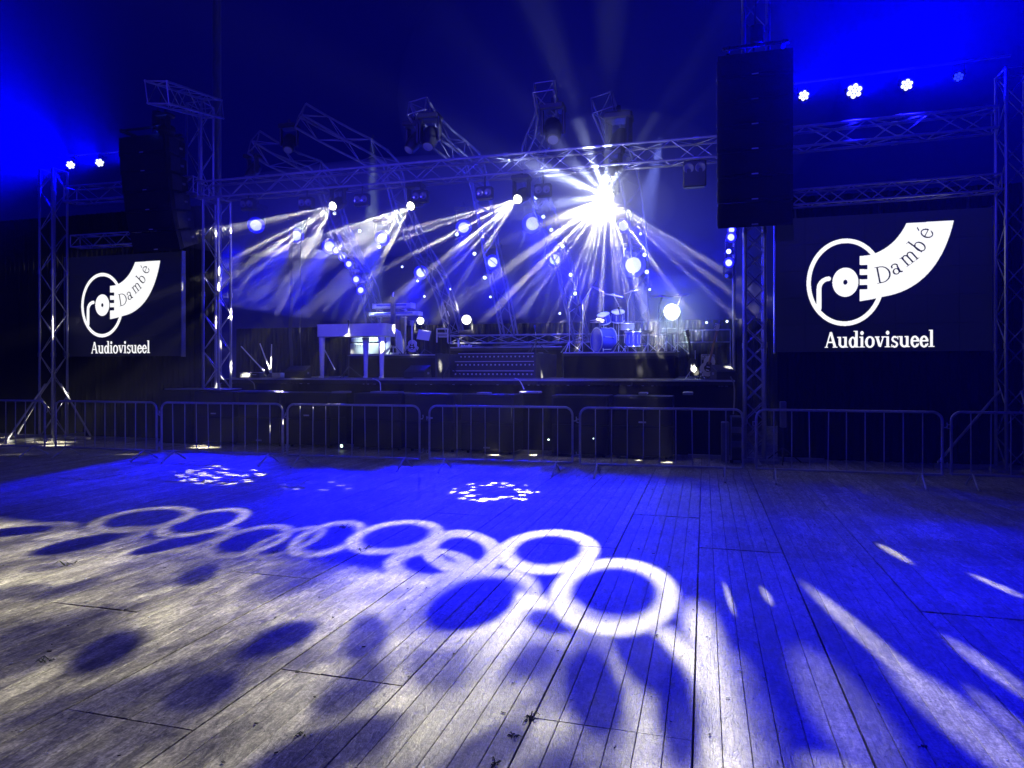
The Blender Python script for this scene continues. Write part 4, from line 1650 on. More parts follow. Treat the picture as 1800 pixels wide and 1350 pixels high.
# pole that carries them
a = at(1290, 480, Y=15.7)
single('lighting_pole', MB().tube((a.x, 15.7, 1.5), (a.x, 15.7, 5.3), .03), M['alu'], 'upright pole behind the column of lamps left of the right tower', 'pole', smooth=True)

# glaring white lamp behind the drums, and the two warm ones
p = at(1181, 548, Y=18.2)
r, q = moving_head('floor_light', 'glaring white lamp standing behind the cymbals on the right', p, p + (EYE - p).normalized(), 'lenswhite', 1.4, cat='stage light', up=False, lensr=.15)
point('glare_lamp', q + Vector((0, -.14, .02)), P_GLARE2, (.62, .85, 1.0), .06, r)
fan_lamp('fan_lamp', q + Vector((0, -.05, 0)), q + Vector((-.05, -.15, -1)), P_FAN * .4, 120, r, 22.0, 7, .08, .18, COOL)
for (px, py, rr, k, lb) in ((820, 562, 8.5, 1.0, 'round warm white lamp on the floor left of the lattice leg'), (739, 564, 6.5, .5, 'smaller warm white lamp behind the upright guitar')):
    p = at(px, py, Y=19.0)
    r, q = moving_head('floor_light', lb, p, p + (EYE - p).normalized(), 'lenscream', 1.0, 'warm floor lamps', cat='stage light', up=False, lensr=rr / 1200 * 19.5)
    point('glare_lamp', q + Vector((0, -.08, 0)), P_GLARE2 * .16 * k, (1, .93, .7), .05, r)
    if k == 1.0:
        fan_lamp('fan_lamp', q, q + Vector((-1, -.25, .12)), P_FAN * .12, 60, r, 31.0, 5, .08, .2)

# seven-cell blue spot lamps high on both wings
pars = [(124, 290, 15.2, 7, 'lenspar', 'leftmost of the left wing'), (175, 286, 15.0, 7, 'lenspar', 'second of the left wing'), (222, 283, 14.8, 6, 'lenspar', 'half hidden by the left hanging loudspeakers'),
        (1413, 168, 14.6, 9, 'lenspar', 'leftmost of the right wing'), (1502, 160, 14.4, 13, 'lenspar', 'brightest, in the middle of the right wing'), (1594, 149, 14.2, 10, 'lenspar', 'right one of the three bright lamps of the right wing'), (1685, 135, 14.0, 8, 'lensdim', 'unlit, furthest right')]
PARS = []
for (px, py, Y, pr, m, lb) in pars:
    p = at(px, py, Y=Y)
    d = (EYE - p).normalized()
    R = frame_to(d)
    zc = (p - EYE).dot(Vector((-math.sin(TH), math.cos(TH), 0)))
    k = pr / 1200 * zc
    r = thing('spot_can', 'round seven-cell spot lamp, ' + lb, 'stage light', p + Vector((0, 0, .3)), 'seven-cell spot lamps on the wings')
    obj('housing', MB().lathe([(k * .7, -.2), (k * 1.05, -.16), (k * 1.12, .0), (k * 1.0, .01)], p, R, 20), M['black'], r, smooth=True)
    cells = [(0, 0)] + [(math.cos(a * math.pi / 3 + .3), math.sin(a * math.pi / 3 + .3)) for a in range(6)]
    for (cx_, cy_) in cells:
        c = p + R @ Vector((cx_ * k * .66, cy_ * k * .66, .016))
        obj('cell', MB().lathe([(k * .31, 0), (k * .22, .012), (.001, .018)], c, R, 10), M[m], r, smooth=True)
    obj('yoke', MB().path([p + R @ Vector((-k * 1.15, 0, -.05)), p + R @ Vector((-k * 1.15, 0, -.05)) + Vector((0, 0, .22)), p + R @ Vector((k * 1.15, 0, -.05)) + Vector((0, 0, .22)), p + R @ Vector((k * 1.15, 0, -.05))], .012, 6), M['black'], r)
    PARS.append((r, p + d * .05, px))
# the carrying pipes of those lamps
for ia, ib, lb in ((0, 2, 'pipe carrying the lamps of the left wing'), (3, 6, 'pipe carrying the lamps of the right wing')):
    a, b = Vector(PARS[ia][1]), Vector(PARS[ib][1])
    e = (b - a).normalized() * .8
    single('lighting_pipe', MB().tube(a - e + Vector((0, .1, .30)), b + e + Vector((0, .1, .30)), .025), M['mast'], lb, 'pipe', 'lighting pipes', smooth=True)
PS = {124: ((-19, 5, 9.0), 110, 2.5), 175: ((-15, 4, 8.5), 100, .6), 222: ((-13, 5, 8), 80, .3), 1413: ((2, 3, 9), 92, .5), 1502: ((3.6, 2, 9.6), 102, .9), 1594: ((6.5, 3, 9.6), 102, .8)}
for r, q, px in PARS:
    if px in PS:
        tg, an, k = PS[px]
        spot('par_beam', q, tg, P_PAR * k, (.0, .0, 1.0), an, 1.0, .06, r)

for r, q, px in PARS:
    if px in (1502, 1594):
        spot('par_floor_beam', q, (1.7 if px == 1502 else 3.3, 6.3, 0), P_WASH * .62, BLUE, 27, .9, .06, r)

# black moving heads that are off, hanging on the rib ends and truss
for (px, py, Y, s, lb) in ((506, 250, 14.3, 1.15, 'dark moving head hanging between the two left ribs'), (436, 298, 14.0, 1.0, 'dark moving head at the left end of the front truss'), (718, 250, 14.0, 1.15, 'left one of the dark pair under the middle rib end'),
                           (752, 244, 13.8, 1.3, 'right, bigger one of the dark pair under the middle rib end'), (972, 232, 13.8, 1.35, 'dark moving head beside the tallest rib'), (1078, 258, 13.6, 1.5, 'dark moving head below the rib above the glare'), (1072, 300, 13.4, 1.0, 'dark housing on the truss right above the glare')):
    p = at(px, py + 14, Y=Y)
    moving_head('dark_head', lb, p, p + Vector((random.uniform(-.4, .4), -.6, -.9)), 'lensoff', s, 'unlit moving heads on the ribs', cat='moving head')
p = at(276, 226, Y=12.6)
r, q = moving_head('dark_head', 'lamp with small blue pilot glow sitting on top of the left hanging loudspeakers', p, p + Vector((-.5, -1, -.1)), 'lensdim', .9, 'unlit moving heads on the ribs', lensr=.05)
point('pilot_light', q + Vector((0, -.05, 0)), 6, (.02, .05, 1), .02, r)

# lamps out of the picture that the light in it asks for
for k, (x, tx) in enumerate(((-3.5, -8.6), (-1.0, -2.6))):
    spot('front_of_house_lamp', (x, -9.0, 7.5), (tx, 14.2, 6.6), P_FOH, VIOLET, 17, .5, .12)
spot('front_of_house_lamp', (-2.0, -9.0, 7.5), (-5.4, 15.5, 4.2), P_FOH * 1.1, VIOLET, 22, .4, .12)
for tx, tz in ((2.9, 4.9), (-13.6, 4.6)):
    spot('front_of_house_lamp', (-1.5, -9.0, 7.5), (tx, 13.5, tz), P_FOH * .28, VIOLET, 12, .6, .12)
spot('drum_fill_light', at(1165, 232, Y=14.4), at(1085, 585, Y=17.1), P_AMP * .8, (.22, .28, 1.0), 18, .5, .05)  # lamp without a fixture, added to brighten the drum kit
spot('amp_spot', at(655, 235, Y=14.4), at(655, 608, Y=16.8), P_AMP * 1.2, (.75, .95, 1.0), 11, .6, .05)
# ================================================================== HANGING LOUDSPEAKERS
def line_array(cx, ys, Y, tilts, label, grp, cabw=1.18, xs=None, gap=0.44):
    for k, py in enumerate(ys):
        px = cx if xs is None else xs[k]
        c = at(px, py, Y=Y + .02 * k)
        t = rad(tilts[k])
        R = Matrix.Rotation(t, 3, 'X')
        pos = ('top', 'second', 'third', 'fourth', 'fifth', 'sixth', 'lowest')[k if k < len(ys) - 1 else 6]
        r = thing('hanging_loudspeaker', '%s cabinet of the hanging loudspeakers on the %s' % (pos, label), 'loudspeaker', c, grp)
        w_, d_, h_ = cabw, .62, gap - .012
        # wedge shaped cabinet: back lower than the front
        mb = MB()
        pr = [(-d_ / 2, -h_ / 2), (-d_ / 2, h_ / 2), (d_ / 2, h_ / 2 - .05), (d_ / 2, -h_ / 2 + .05)]
        vs = [R @ Vector((sx * w_ / 2, y, z)) + c for sx in (-1, 1) for y, z in pr]
        mb.add(vs, [(3, 2, 1, 0), (4, 5, 6, 7), (0, 1, 5, 4), (1, 2, 6, 5), (2, 3, 7, 6), (3, 0, 4, 7)])
        obj('cabinet', mb, M['cab'], r)
        obj('grille', MB().bbox(c + R @ Vector((0, -d_ / 2 - .008, .015)), (w_ * .95, .02, h_ * .84), .006, R), M['grille'], r)
        obj('badge', MB().bbox(c + R @ Vector((0, -d_ / 2 - .02, -h_ * .40)), (.11, .006, .022), .002, R), M['badge'], r)
        for sg in (-1, 1):
            obj('side_plate', MB().bbox(c + R @ Vector((sg * (w_ / 2 + .008), -.05, 0)), (.014, .3, h_ * .8), .003, R), M['black'], r)
            obj('handle', MB().bbox(c + R @ Vector((sg * (w_ / 2 + .012), .16, 0)), (.02, .10, .05), .006, R), M['mast'], r)


gl, gr = 'left hanging loudspeakers', 'right hanging loudspeakers'
line_array(268, [262, 293, 325, 357, 389, 421], 12.9, [0, 2, 4, 8, 13, 19], 'left', gl, xs=[268, 270, 273, 277, 282, 289], cabw=1.28)
line_array(1325, [126, 168, 210, 252, 294, 336, 378], 12.9, [0, 1, 2, 3, 5, 7, 10], 'right', gr, cabw=1.24)
for px, py, Y, lb in ((268, 238, 12.9, 'flying frame on top of the left hanging loudspeakers'), (1325, 99, 12.9, 'flying frame on top of the right hanging loudspeakers')):
    c = at(px, py, Y=Y)
    r = thing('flying_frame', lb, 'flying frame', c, 'flying frames')
    for sg in (-1, 1):
        obj('beam', MB().bbox(c + Vector((sg * .45, 0, .0)), (.06, .9, .08), .01), M['black'], r)
        obj('cross_bar', MB().bbox(c + Vector((0, sg * .3, .06)), (1.1, .06, .05), .01), M['black'], r)
    obj('chain', MB().tube(c + Vector((0, 0, .08)), c + Vector((0.1, .2, 1.1 if px < 500 else 2.6)), .015, n=6), M['black'], r)
    mh = c + Vector((.05, .1, .42))
    obj('hoist', MB().lathe([(.05, -.2), (.13, -.17), (.13, .14), (.05, .18)], mh, None, 14), M['black'], r, smooth=True)

# ================================================================== GEAR ON THE STAGE
CAMR = Vector((math.cos(TH), math.sin(TH), 0))      # to the right as the visitor sees it


def stand_base(c, r0, m, parent, n=3, h=.28, a0=.4):
    for k in range(n):
        a = a0 + 2 * math.pi * k / n
        obj('leg', MB().tube(c + Vector((0, 0, h)), c + Vector((math.cos(a) * r0, math.sin(a) * r0, .012)), .011), M[m], parent, smooth=True)


def mic_stand(px, pfoot, Y, ztop, label, boom=None, m='black', mic='black', z0=ZD):
    b = at(px, pfoot, Y=Y)
    c = Vector((b.x, Y, z0 + .002))
    r = thing('microphone_stand', label, 'microphone stand', c, 'microphone stands')
    t = at(px, ztop, Y=Y)
    t = Vector((c.x, Y, t.z))
    obj('pole', MB().tube(c + Vector((0, 0, .02)), t, .011), M[m], r, smooth=True)
    stand_base(c, .32, m, r)
    e = t
    if boom:
        e = at(boom[0], boom[1], Y=Y - .1)
        obj('boom', MB().tube(t, e, .009), M['chrome'], r, smooth=True)
        d = (e - t).normalized()
    else:
        d = Vector((-.15, -.4, .9)).normalized()
    R = frame_to(d)
    obj('microphone', MB().lathe([(.010, -.02), (.014, .10), (.026, .13), (.028, .16), (.018, .185), (.002, .19)], e, R, 12), M[mic], r, smooth=True)
    return r


# white grand-piano shell for a keyboard
YP = 14.55
pl, pr_ = at(555, 593, Y=YP), at(677, 593, Y=YP)
ztop = at(616, 570, Y=YP).z
pc = (pl + pr_) / 2
hgt = ztop - pl.z
r = thing('piano', 'white piano on three tapered legs at the front left of the stage', 'piano', (pc.x, YP + .3, ZD))
wd = (pr_.x - pl.x)
out = []
for (sx, sy) in ((-1, -1), (1, -1), (1, 1), (-1, 1)):
    for k in range(5):
        a = math.atan2(sy, sx) - math.pi / 4 + math.pi / 8 * k
        out.append((sx * (wd / 2 - .10) + .10 * math.cos(a), sy * (.30 - .10) + .10 * math.sin(a)))
obj('body', MB().prism(out, hgt - .03, (pc.x, YP + .30, pl.z + hgt / 2)), M['white'], r)
obj('lid', MB().prism([(x * 1.012, y * 1.02) for x, y in out], .025, (pc.x, YP + .30, ztop - .002)), M['white'], r)
obj('key_bed', MB().bbox((pc.x, YP + .56, pl.z + .06), (wd * .8, .16, .1), .01), M['blackgloss'], r)
for px, y in ((566, YP + .08), (671, YP + .08), (643, YP + .5)):
    b = at(px, 664, Y=y)
    x = b.x
    obj('leg', MB().lathe([(.040, 0), (.045, .02), (.058, .5), (.078, pl.z - ZD - .004)], (x, y, ZD + .002), None, 4 * 4), M['white'], r, smooth=True)
    obj('castor', MB().lathe([(.03, 0), (.035, .03), (.02, .05)], (x, y - .07, ZD + .002), None, 10), M['chrome'], r, smooth=True)
obj('pedal_rod', MB().tube(at(570, 614, Y=YP + .35), at(589, 650, Y=YP + .35), .012), M['chrome'], r, smooth=True)
mic_stand(613, 662, 14.45, 592, 'microphone stand in front of the piano, boom up to a mic above the lid', boom=(613, 575), m='black')
mic_stand(790, 664, 14.5, 556, 'tall thin microphone stand left of the steps', boom=(786, 545))
mic_stand(942, 640, 16.8, 590, 'microphone stand with a small blue mic behind the right end of the steps', m='black', mic='bluedrum', boom=(941, 582), z0=2.13)
# white amplifier: head on cabinet, on the left riser
for (x0, x1, y0, y1, Y, lb, m) in ((615, 669, 603, 624, 16.5, 'pale cabinet shining behind the piano legs', 'cream'), (617, 664, 593, 602, 16.55, 'pale amplifier head standing on the bright cabinet', 'cream')):
    p, q = at(x0, y1, Y=Y), at(x1, y0, Y=Y)
    c = Vector(((p.x + q.x) / 2, Y + .17, (p.z + q.z) / 2))
    r = thing('amplifier', lb, 'amplifier', (c.x, c.y, p.z), 'pale amplifiers')
    w_, h_ = q.x - p.x, q.z - p.z
    obj('case', MB().bbox(c, (w_, .34, h_ - .006), .02), M[m], r)
    obj('front', MB().bbox(c + Vector((0, -.175, 0)), (w_ * .93, .012, h_ * .84), .004), M['cream'], r)
    if h_ > .25:
        obj('handle', MB().path([c + Vector((-.1, 0, h_ / 2)), c + Vector((-.08, 0, h_ / 2 + .03)), c + Vector((.08, 0, h_ / 2 + .03)), c + Vector((.1, 0, h_ / 2))], .008, 6), M['black'], r)
    for k in range(4):
        obj('knob', MB().tube(c + Vector((-w_ * .3 + k * w_ * .08, -.18, h_ * .3)), c + Vector((-w_ * .3 + k * w_ * .08, -.2, h_ * .3)), .012, n=8), M['black'], r)
# brown cabinet behind
p, q = at(672, 603, Y=17.6), at(703, 556, Y=17.6)
r = thing('speaker_cabinet', 'brownish speaker cabinet under the keyboards', 'speaker', ((p.x + q.x) / 2, 17.8, 2.1))
obj('case', MB().bbox(((p.x + q.x) / 2, 17.8, (2.1 + q.z) / 2), (q.x - p.x, .36, q.z - 2.1), .02), M['black'], r)
obj('front', MB().bbox(((p.x + q.x) / 2, 17.61, (2.1 + q.z) / 2), ((q.x - p.x) * .9, .02, (q.z - 2.1) * .88), .005), M['fabric'], r)
# white draped shape behind the dark column
a = at(690, 622, Y=17.2)
mb = MB()
vs = []
prof = [(.20, 0), (.21, .25), (.19, .5), (.15, .66), (.06, .73), (.0, .735)]
for rr, h in prof:
    for i in range(20):
        t = 2 * math.pi * i / 20
        k = 1 + .10 * math.sin(5 * t + h * 5) * (1 - h / .8)
        vs.append((a.x + rr * k * 1.25 * math.cos(t), 17.3 + rr * k * .8 * math.sin(t), 2.102 + h))
fs = [(j * 20 + i, j * 20 + (i + 1) % 20, (j + 1) * 20 + (i + 1) % 20, (j + 1) * 20 + i) for j in range(5) for i in range(20)]
single('covered_chair', mb.add(vs, fs), M['white'], 'white rounded chair back behind the dark column', 'chair', smooth=True)
# dark column on a tripod
c = at(691, 618, Y=16.45)
c = Vector((c.x, 16.45, 2.102))
r = thing('column_stand', 'tall dark column on pale splayed feet between piano and guitar', 'stand', c)
tz = at(691, 514, Y=16.45).z
obj('column', MB().bbox((c.x, c.y, (c.z + .2 + tz - .12) / 2), (.125, .10, tz - .12 - c.z - .2), .02), M['black'], r)
obj('top_pole', MB().tube((c.x, c.y, tz - .14), (c.x + .01, c.y, tz), .014), M['chrome'], r, smooth=True)
for sx, sy in ((-1, -.3), (1, -.3), (-.75, .6), (.75, .6), (.45, -.9), (-.45, -.9)):
    obj('leg', MB().tube(c + Vector((sx * .03, sy * .03, .24)), c + Vector((sx * .26, sy * .26, .015)), .014), M['white'] if sy < 0 else M['black'], r, smooth=True)
obj('base_block', MB().bbox(c + Vector((0, 0, .11)), (.14, .12, .12), .01), M['black'], r)
# two keyboards on a stand
r = thing('keyboard_stand', 'tall keyboard stand holding two keyboards left of the guitar', 'keyboard stand', (at(696, 600, Y=17.0).x, 17.0, 2.102))
for px in (668, 712):
    a, b = at(px, 603, Y=17.1), at(px, 541, Y=17.1)
    obj('post', MB().bbox((a.x, 17.12, (2.11 + b.z) / 2), (.04, .05, b.z - 2.11), .006), M['alu'], r)
    obj('foot', MB().bbox((a.x, 17.0, 2.12), (.05, .5, .03), .006), M['black'], r)
    for py in (545, 558):
        s = at(px, py, Y=17.0)
        obj('support_arm', MB().bbox((s.x, 16.95, s.z - .0), (.03, .34, .02), .004), M['alu'], r)
for (x0, x1, y0, y1, lb) in ((660, 725, 533, 543, 'upper keyboard with a pale rounded end on the tall stand'), (654, 738, 548, 556, 'lower, longer keyboard on the tall stand')):
    p, q = at(x0, y1, Y=16.9), at(x1, y0, Y=16.9)
    c = Vector(((p.x + q.x) / 2, 16.9, (p.z + q.z) / 2))
    w_, h_ = q.x - p.x, q.z - p.z
    k = thing('keyboard', lb, 'keyboard', (c.x, c.y, p.z), 'keyboards on the stand')
    obj('case', MB().bbox(c, (w_, .30, h_), .02), M['white'], k)
    obj('panel', MB().bbox(c + Vector((0, -.156, .01)), (w_ * .8, .014, h_ * .35), .003), M['bluedrum'], k)
    for sg in (-1, 1):
        obj('end_cheek', MB().bbox(c + Vector((sg * (w_ / 2 + .012), 0, 0)), (.02, .31, h_ * 1.15), .008), M['white'], k)
    kb = MB()
    for i in range(36):
        kb.bbox(c + Vector((-w_ * .45 + w_ * .9 * i / 35, .06, h_ / 2 + .006)), (w_ * .9 / 37, .12, .012), .002)
    obj('keys', kb, M['paper'], k, kind='stuff')


def guitar(px, pf, Y, h, label, m, lean=0.0, roll=0.0, z0=2.102, w_=.32, pick=True, head='neck'):
    b = at(px, pf, Y=Y)
    base = Vector((b.x, Y, z0))
    r = thing('guitar', label, 'guitar', base, 'guitars on stands')
    R = Matrix.Rotation(lean, 3, 'X') @ Matrix.Rotation(roll, 3, 'Y')
    bl = h * .40
    outl = []
    N_ = 28
    for i in range(N_):
        t = 2 * math.pi * i / N_
        y = math.cos(t)
        wd_ = math.sin(t)
        k = 1.0 if y < 0 else .78
        waist = 1 - .22 * math.exp(-((y - .12) / .28) ** 2)
        outl.append((wd_ * w_ / 2 * k * waist, bl / 2 + -y * -1 * bl / 2))
    F_ = R @ Matrix(((1, 0, 0), (0, 0, -1), (0, 1, 0)))
    obj('body', MB().prism(outl, .05, base + R @ Vector((0, 0, .06)), F_), M[m], r)
    if pick:
        obj('pickguard', MB().prism([(x * .5, y * .5 + bl * .22) for x, y in outl], .008, base + R @ Vector((0, -.03, .06)), F_), M['black'] if m != 'black' else M['white'], r)
    for k in (0.30, .45):
        obj('pickup', MB().bbox(base + R @ Vector((0, -.036, .06 + bl * k)), (.07, .012, .02), .003, R), M['chrome'], r)
    obj('neck', MB().bbox(base + R @ Vector((0, -.03, .06 + bl * .75 + (h - bl) * .42)), (.045, .025, h - bl + .05), .006, R), M[head], r)
    obj('headstock', MB().bbox(base + R @ Vector((0.005, -.02, .06 + h - .06)), (.075, .02, .15), .008, R), M[m], r)
    for k in range(4):
        obj('tuner', MB().tube(base + R @ Vector((-.038, -.02, h - .04 + k * .035)), base + R @ Vector((-.065, -.02, h - .04 + k * .035)), .008, n=6), M['chrome'], r)
    return r, base


def guitar_stand(base, label, m='black'):
    r = thing('guitar_stand', label, 'guitar stand', base + Vector((0, .16, 0)), 'guitar stands')
    for sx, sy in ((-.2, -.22), (.2, -.22), (0, .18)):
        obj('leg', MB().tube(base + Vector((0, .10, .32)), base + Vector((sx, sy + .1, .012)), .010), M[m], r, smooth=True)
    obj('post', MB().tube(base + Vector((0, .10, .3)), base + Vector((0, .10, .62)), .010), M[m], r, smooth=True)
    obj('cradle', MB().path([base + Vector((-.13, -.06, .13)), base + Vector((-.12, -.03, .05)), base + Vector((0, .09, .07)), base + Vector((.12, -.03, .05)), base + Vector((.13, -.06, .13))], .009, 6), M[m], r, smooth=True)


g_, b_ = guitar(725, 621, 16.6, .82, 'pale guitar standing upright beside the dark column', 'guitarwhite', head='guitarwhite', w_=.36)
guitar_stand(b_, 'stand of the pale guitar beside the dark column')
g_, b_ = guitar(1240, 655, 15.0, 1.12, 'long-necked bass guitar leaning right at the right end of the stage', 'guitarwhite', roll=.22, z0=ZD + .002, w_=.36)
guitar_stand(b_ + Vector((.05, 0, 0)), 'stand of the bass guitar at the right end of the stage')
g_, b_ = guitar(1222, 655, 15.3, 1.0, 'dark guitar seen on edge left of the bass guitar', 'black', roll=-.16, z0=ZD + .002, w_=.3, head='black')
guitar_stand(b_, 'stand of the dark guitar, with pale lit feet', 'chrome')
# white sheet on a music stand
p = at(745, 589, Y=16.9)
r = thing('music_stand', 'music stand with a tilted white sheet right of the pale guitar', 'music stand', (p.x, 16.9, 2.102))
R = Matrix.Rotation(rad(8), 3, 'Y') @ Matrix.Rotation(rad(-14), 3, 'X')
obj('desk', MB().bbox(p + Vector((0, .03, 0)), (.40, .012, .29), .004, R), M['black'], r)
obj('sheet', MB().bbox(p, (.36, .004, .27), .001, R), M['paper'], r)
obj('pole', MB().tube((p.x, 16.95, 2.12), (p.x, 16.95, p.z), .012), M['black'], r, smooth=True)
stand_base(Vector((p.x, 16.95, 2.102)), .22, 'black', r, h=.15)
# folded stands with pale poles at the left end of the stage
for (a, b, lb) in (((424, 609), (462, 650), 'pale pole leaning far to the left at the left end of the stage'), ((457, 604), (474, 650), 'middle pale pole, leaning slightly, at the left end of the stage'), ((477.5, 605), (476, 652), 'upright pale pole at the left end of the stage')):
    e, c = at(*a, Y=14.9), at(*b, Y=14.9)
    f = Vector((c.x, 14.9, ZD + .002))
    r = thing('folded_stand', lb, 'stand', f, 'folded stands at the left end of the stage')
    obj('pole', MB().tube(c, e, .017, .014), M['white'], r, smooth=True)
    obj('clutch', MB().tube(c - (e - c).normalized() * .05, c + (e - c).normalized() * .04, .028, n=10), M['chrome'], r, smooth=True)
    obj('lower_pole', MB().tube(f + Vector((0, 0, .02)), c, .014), M['black'], r, smooth=True)
    stand_base(f, .14, 'black', r, h=.10)
for (x0, x1, y0, y1, Y, lb, m) in ((421, 437, 656, 665, 14.6, 'small blue lit case at the far left of the stage', 'mast'), (439, 455, 655, 665, 14.65, 'small dark case right of the blue lit one', 'black'), (477, 492, 656, 665.5, 14.6, 'white bucket-like box right of the pale poles', 'white')):
    p, q = at(x0, y1, Y=Y), at(x1, y0, Y=Y)
    c = Vector(((p.x + q.x) / 2, Y + .12, 0))
    h_ = q.z - ZD
    r = thing('case', lb, 'case', (c.x, c.y, ZD), 'small cases on the stage')
    obj('body', MB().bbox((c.x, c.y, ZD + .004 + h_ / 2), (q.x - p.x, .22, h_), .012), M[m], r)
    obj('lid_rim', MB().bbox((c.x, c.y, ZD + .004 + h_), ((q.x - p.x) * 1.03, .23, .012), .003), M['galv'], r)
    obj('handle', MB().path([Vector((c.x - .05, c.y - .115, ZD + h_ * .6)), Vector((c.x - .04, c.y - .14, ZD + h_ * .6)), Vector((c.x + .04, c.y - .14, ZD + h_ * .6)), Vector((c.x + .05, c.y - .115, ZD + h_ * .6))], .006, 6), M['chrome'], r)


# floor monitors and small boxes
def wedge(px, pf, Y, w_, label, rz=0.0, z0=ZD):
    b = at(px, pf, Y=Y)
    c = Vector((b.x, Y, z0 + .002))
    R = Matrix.Rotation(rz, 3, 'Z')
    r = thing('floor_monitor', label, 'monitor speaker', c, 'floor monitors')
    pr = [(.22, 0), (-.22, 0), (-.16, .30), (.22, .16)]
    vs = [c + R @ Vector((sx * w_ / 2, -y, z)) for sx in (-1, 1) for y, z in pr]
    obj('cabinet', MB().add(vs, [(3, 2, 1, 0), (4, 5, 6, 7), (0, 1, 5, 4), (1, 2, 6, 5), (2, 3, 7, 6), (3, 0, 4, 7)]), M['cab'], r)
    a = [Vector((0, -.03, .245)), ]
    Rt = R @ Matrix.Rotation(rad(20), 3, 'X')
    obj('grille', MB().bbox(c + R @ Vector((0, -.03, .236)), (w_ * .88, .34, .012), .004, R @ Matrix.Rotation(rad(20.5), 3, 'X')), M['grille'], r)
    for sg in (-1, 1):
        obj('handle', MB().bbox(c + R @ Vector((sg * w_ / 2, 0, .12)), (.012, .12, .05), .004, R), M['mast'], r)


wedge(1270, 663, 14.5, .38, 'low floor monitor at the right edge of the stage', .3)
wedge(524, 664, 14.6, .5, 'floor monitor left of the piano', .2)
wedge(735, 664, 14.6, .5, 'floor monitor between the piano and the thin microphone stand', 0)
# bass amplifier behind the bass guitar
p, q = at(1232, 657, Y=15.5), at(1257, 622, Y=15.5)
r = thing('bass_amplifier', 'upright violet lit amplifier behind the bass guitar', 'amplifier', ((p.x + q.x) / 2, 15.7, ZD))
obj('case', MB().bbox(((p.x + q.x) / 2, 15.7, (ZD + q.z) / 2), (q.x - p.x, .34, q.z - ZD - .01), .02), M['mast'], r)
obj('grille', MB().bbox(((p.x + q.x) / 2, 15.52, (ZD + q.z) / 2 - .05), ((q.x - p.x) * .86, .02, (q.z - ZD) * .7), .005), M['grille'], r)
for k in range(4):
    obj('knob', MB().tube(((p.x + q.x) / 2 - .1 + k * .06, 15.53, q.z - .06), ((p.x + q.x) / 2 - .1 + k * .06, 15.51, q.z - .06), .01, n=8), M['chrome'], r)
# guard rail at the back right
def rail(x0, x1, yt, yb, Y, posts, label):
    a, b = at(x0, yt, Y=Y), at(x1, yt, Y=Y)
    c = at(x0, yb, Y=Y)
    z1, z0_ = (a.z + b.z) / 2, c.z
    r = thing('guard_rail', label, 'railing', ((a.x + b.x) / 2, Y, ZD), 'guard rails')
    for z in (z1, z0_):
        obj('rail', MB().tube((a.x, Y, z), (b.x, Y, z), .02), M['galv'], r, smooth=True)
    for i in range(posts):
        x = a.x + (b.x - a.x) * i / (posts - 1)
        obj('post', MB().tube((x, Y, ZD if i in (0, posts - 1) else z0_), (x, Y, z1), .018), M['galv'], r, smooth=True)


rail(1187, 1284, 580, 602, 20.6, 5, 'guard rail at the back right of the stage behind the guitars')
rail(1054, 1180, 566, 590, 21.2, 6, 'guard rail behind the drum kit')

# ---- drum kit on the right riser
ZR = 2.132
r = thing('drum_kit', 'blue drum kit with cymbals on the right riser', 'drum kit', (at(1080, 616, Y=17).x, 17.0, ZR))


def drum(name, c, d, rr, L, m='bluedrum'):
    R = frame_to(d)
    o = obj(name, MB().lathe([(rr, -L / 2), (rr, L / 2)], c, R, 28), M[m], r, smooth=True)
    for s in (-1, 1):
        obj('hoop', MB().path([c + R @ Vector((rr * 1.03 * math.cos(k_ * math.pi / 14), rr * 1.03 * math.sin(k_ * math.pi / 14), s * L / 2)) for k_ in range(28)], .014, 6, closed=True), M['chrome'], o, smooth=True)
    obj('drum_head', MB().lathe([(rr * .99, L / 2 + .006), (.001, L / 2 + .010)], c, R, 28), M['skin'], o, smooth=True)
    for k in range(6):
        a = k * math.pi / 3 + .2
        q = c + R @ Vector((math.cos(a) * (rr + .012), math.sin(a) * (rr + .012), 0))
        obj('lug', MB().tube(q - R @ Vector((0, 0, L * .3)), q + R @ Vector((0, 0, L * .3)), .009, n=6), M['chrome'], o)
    return o


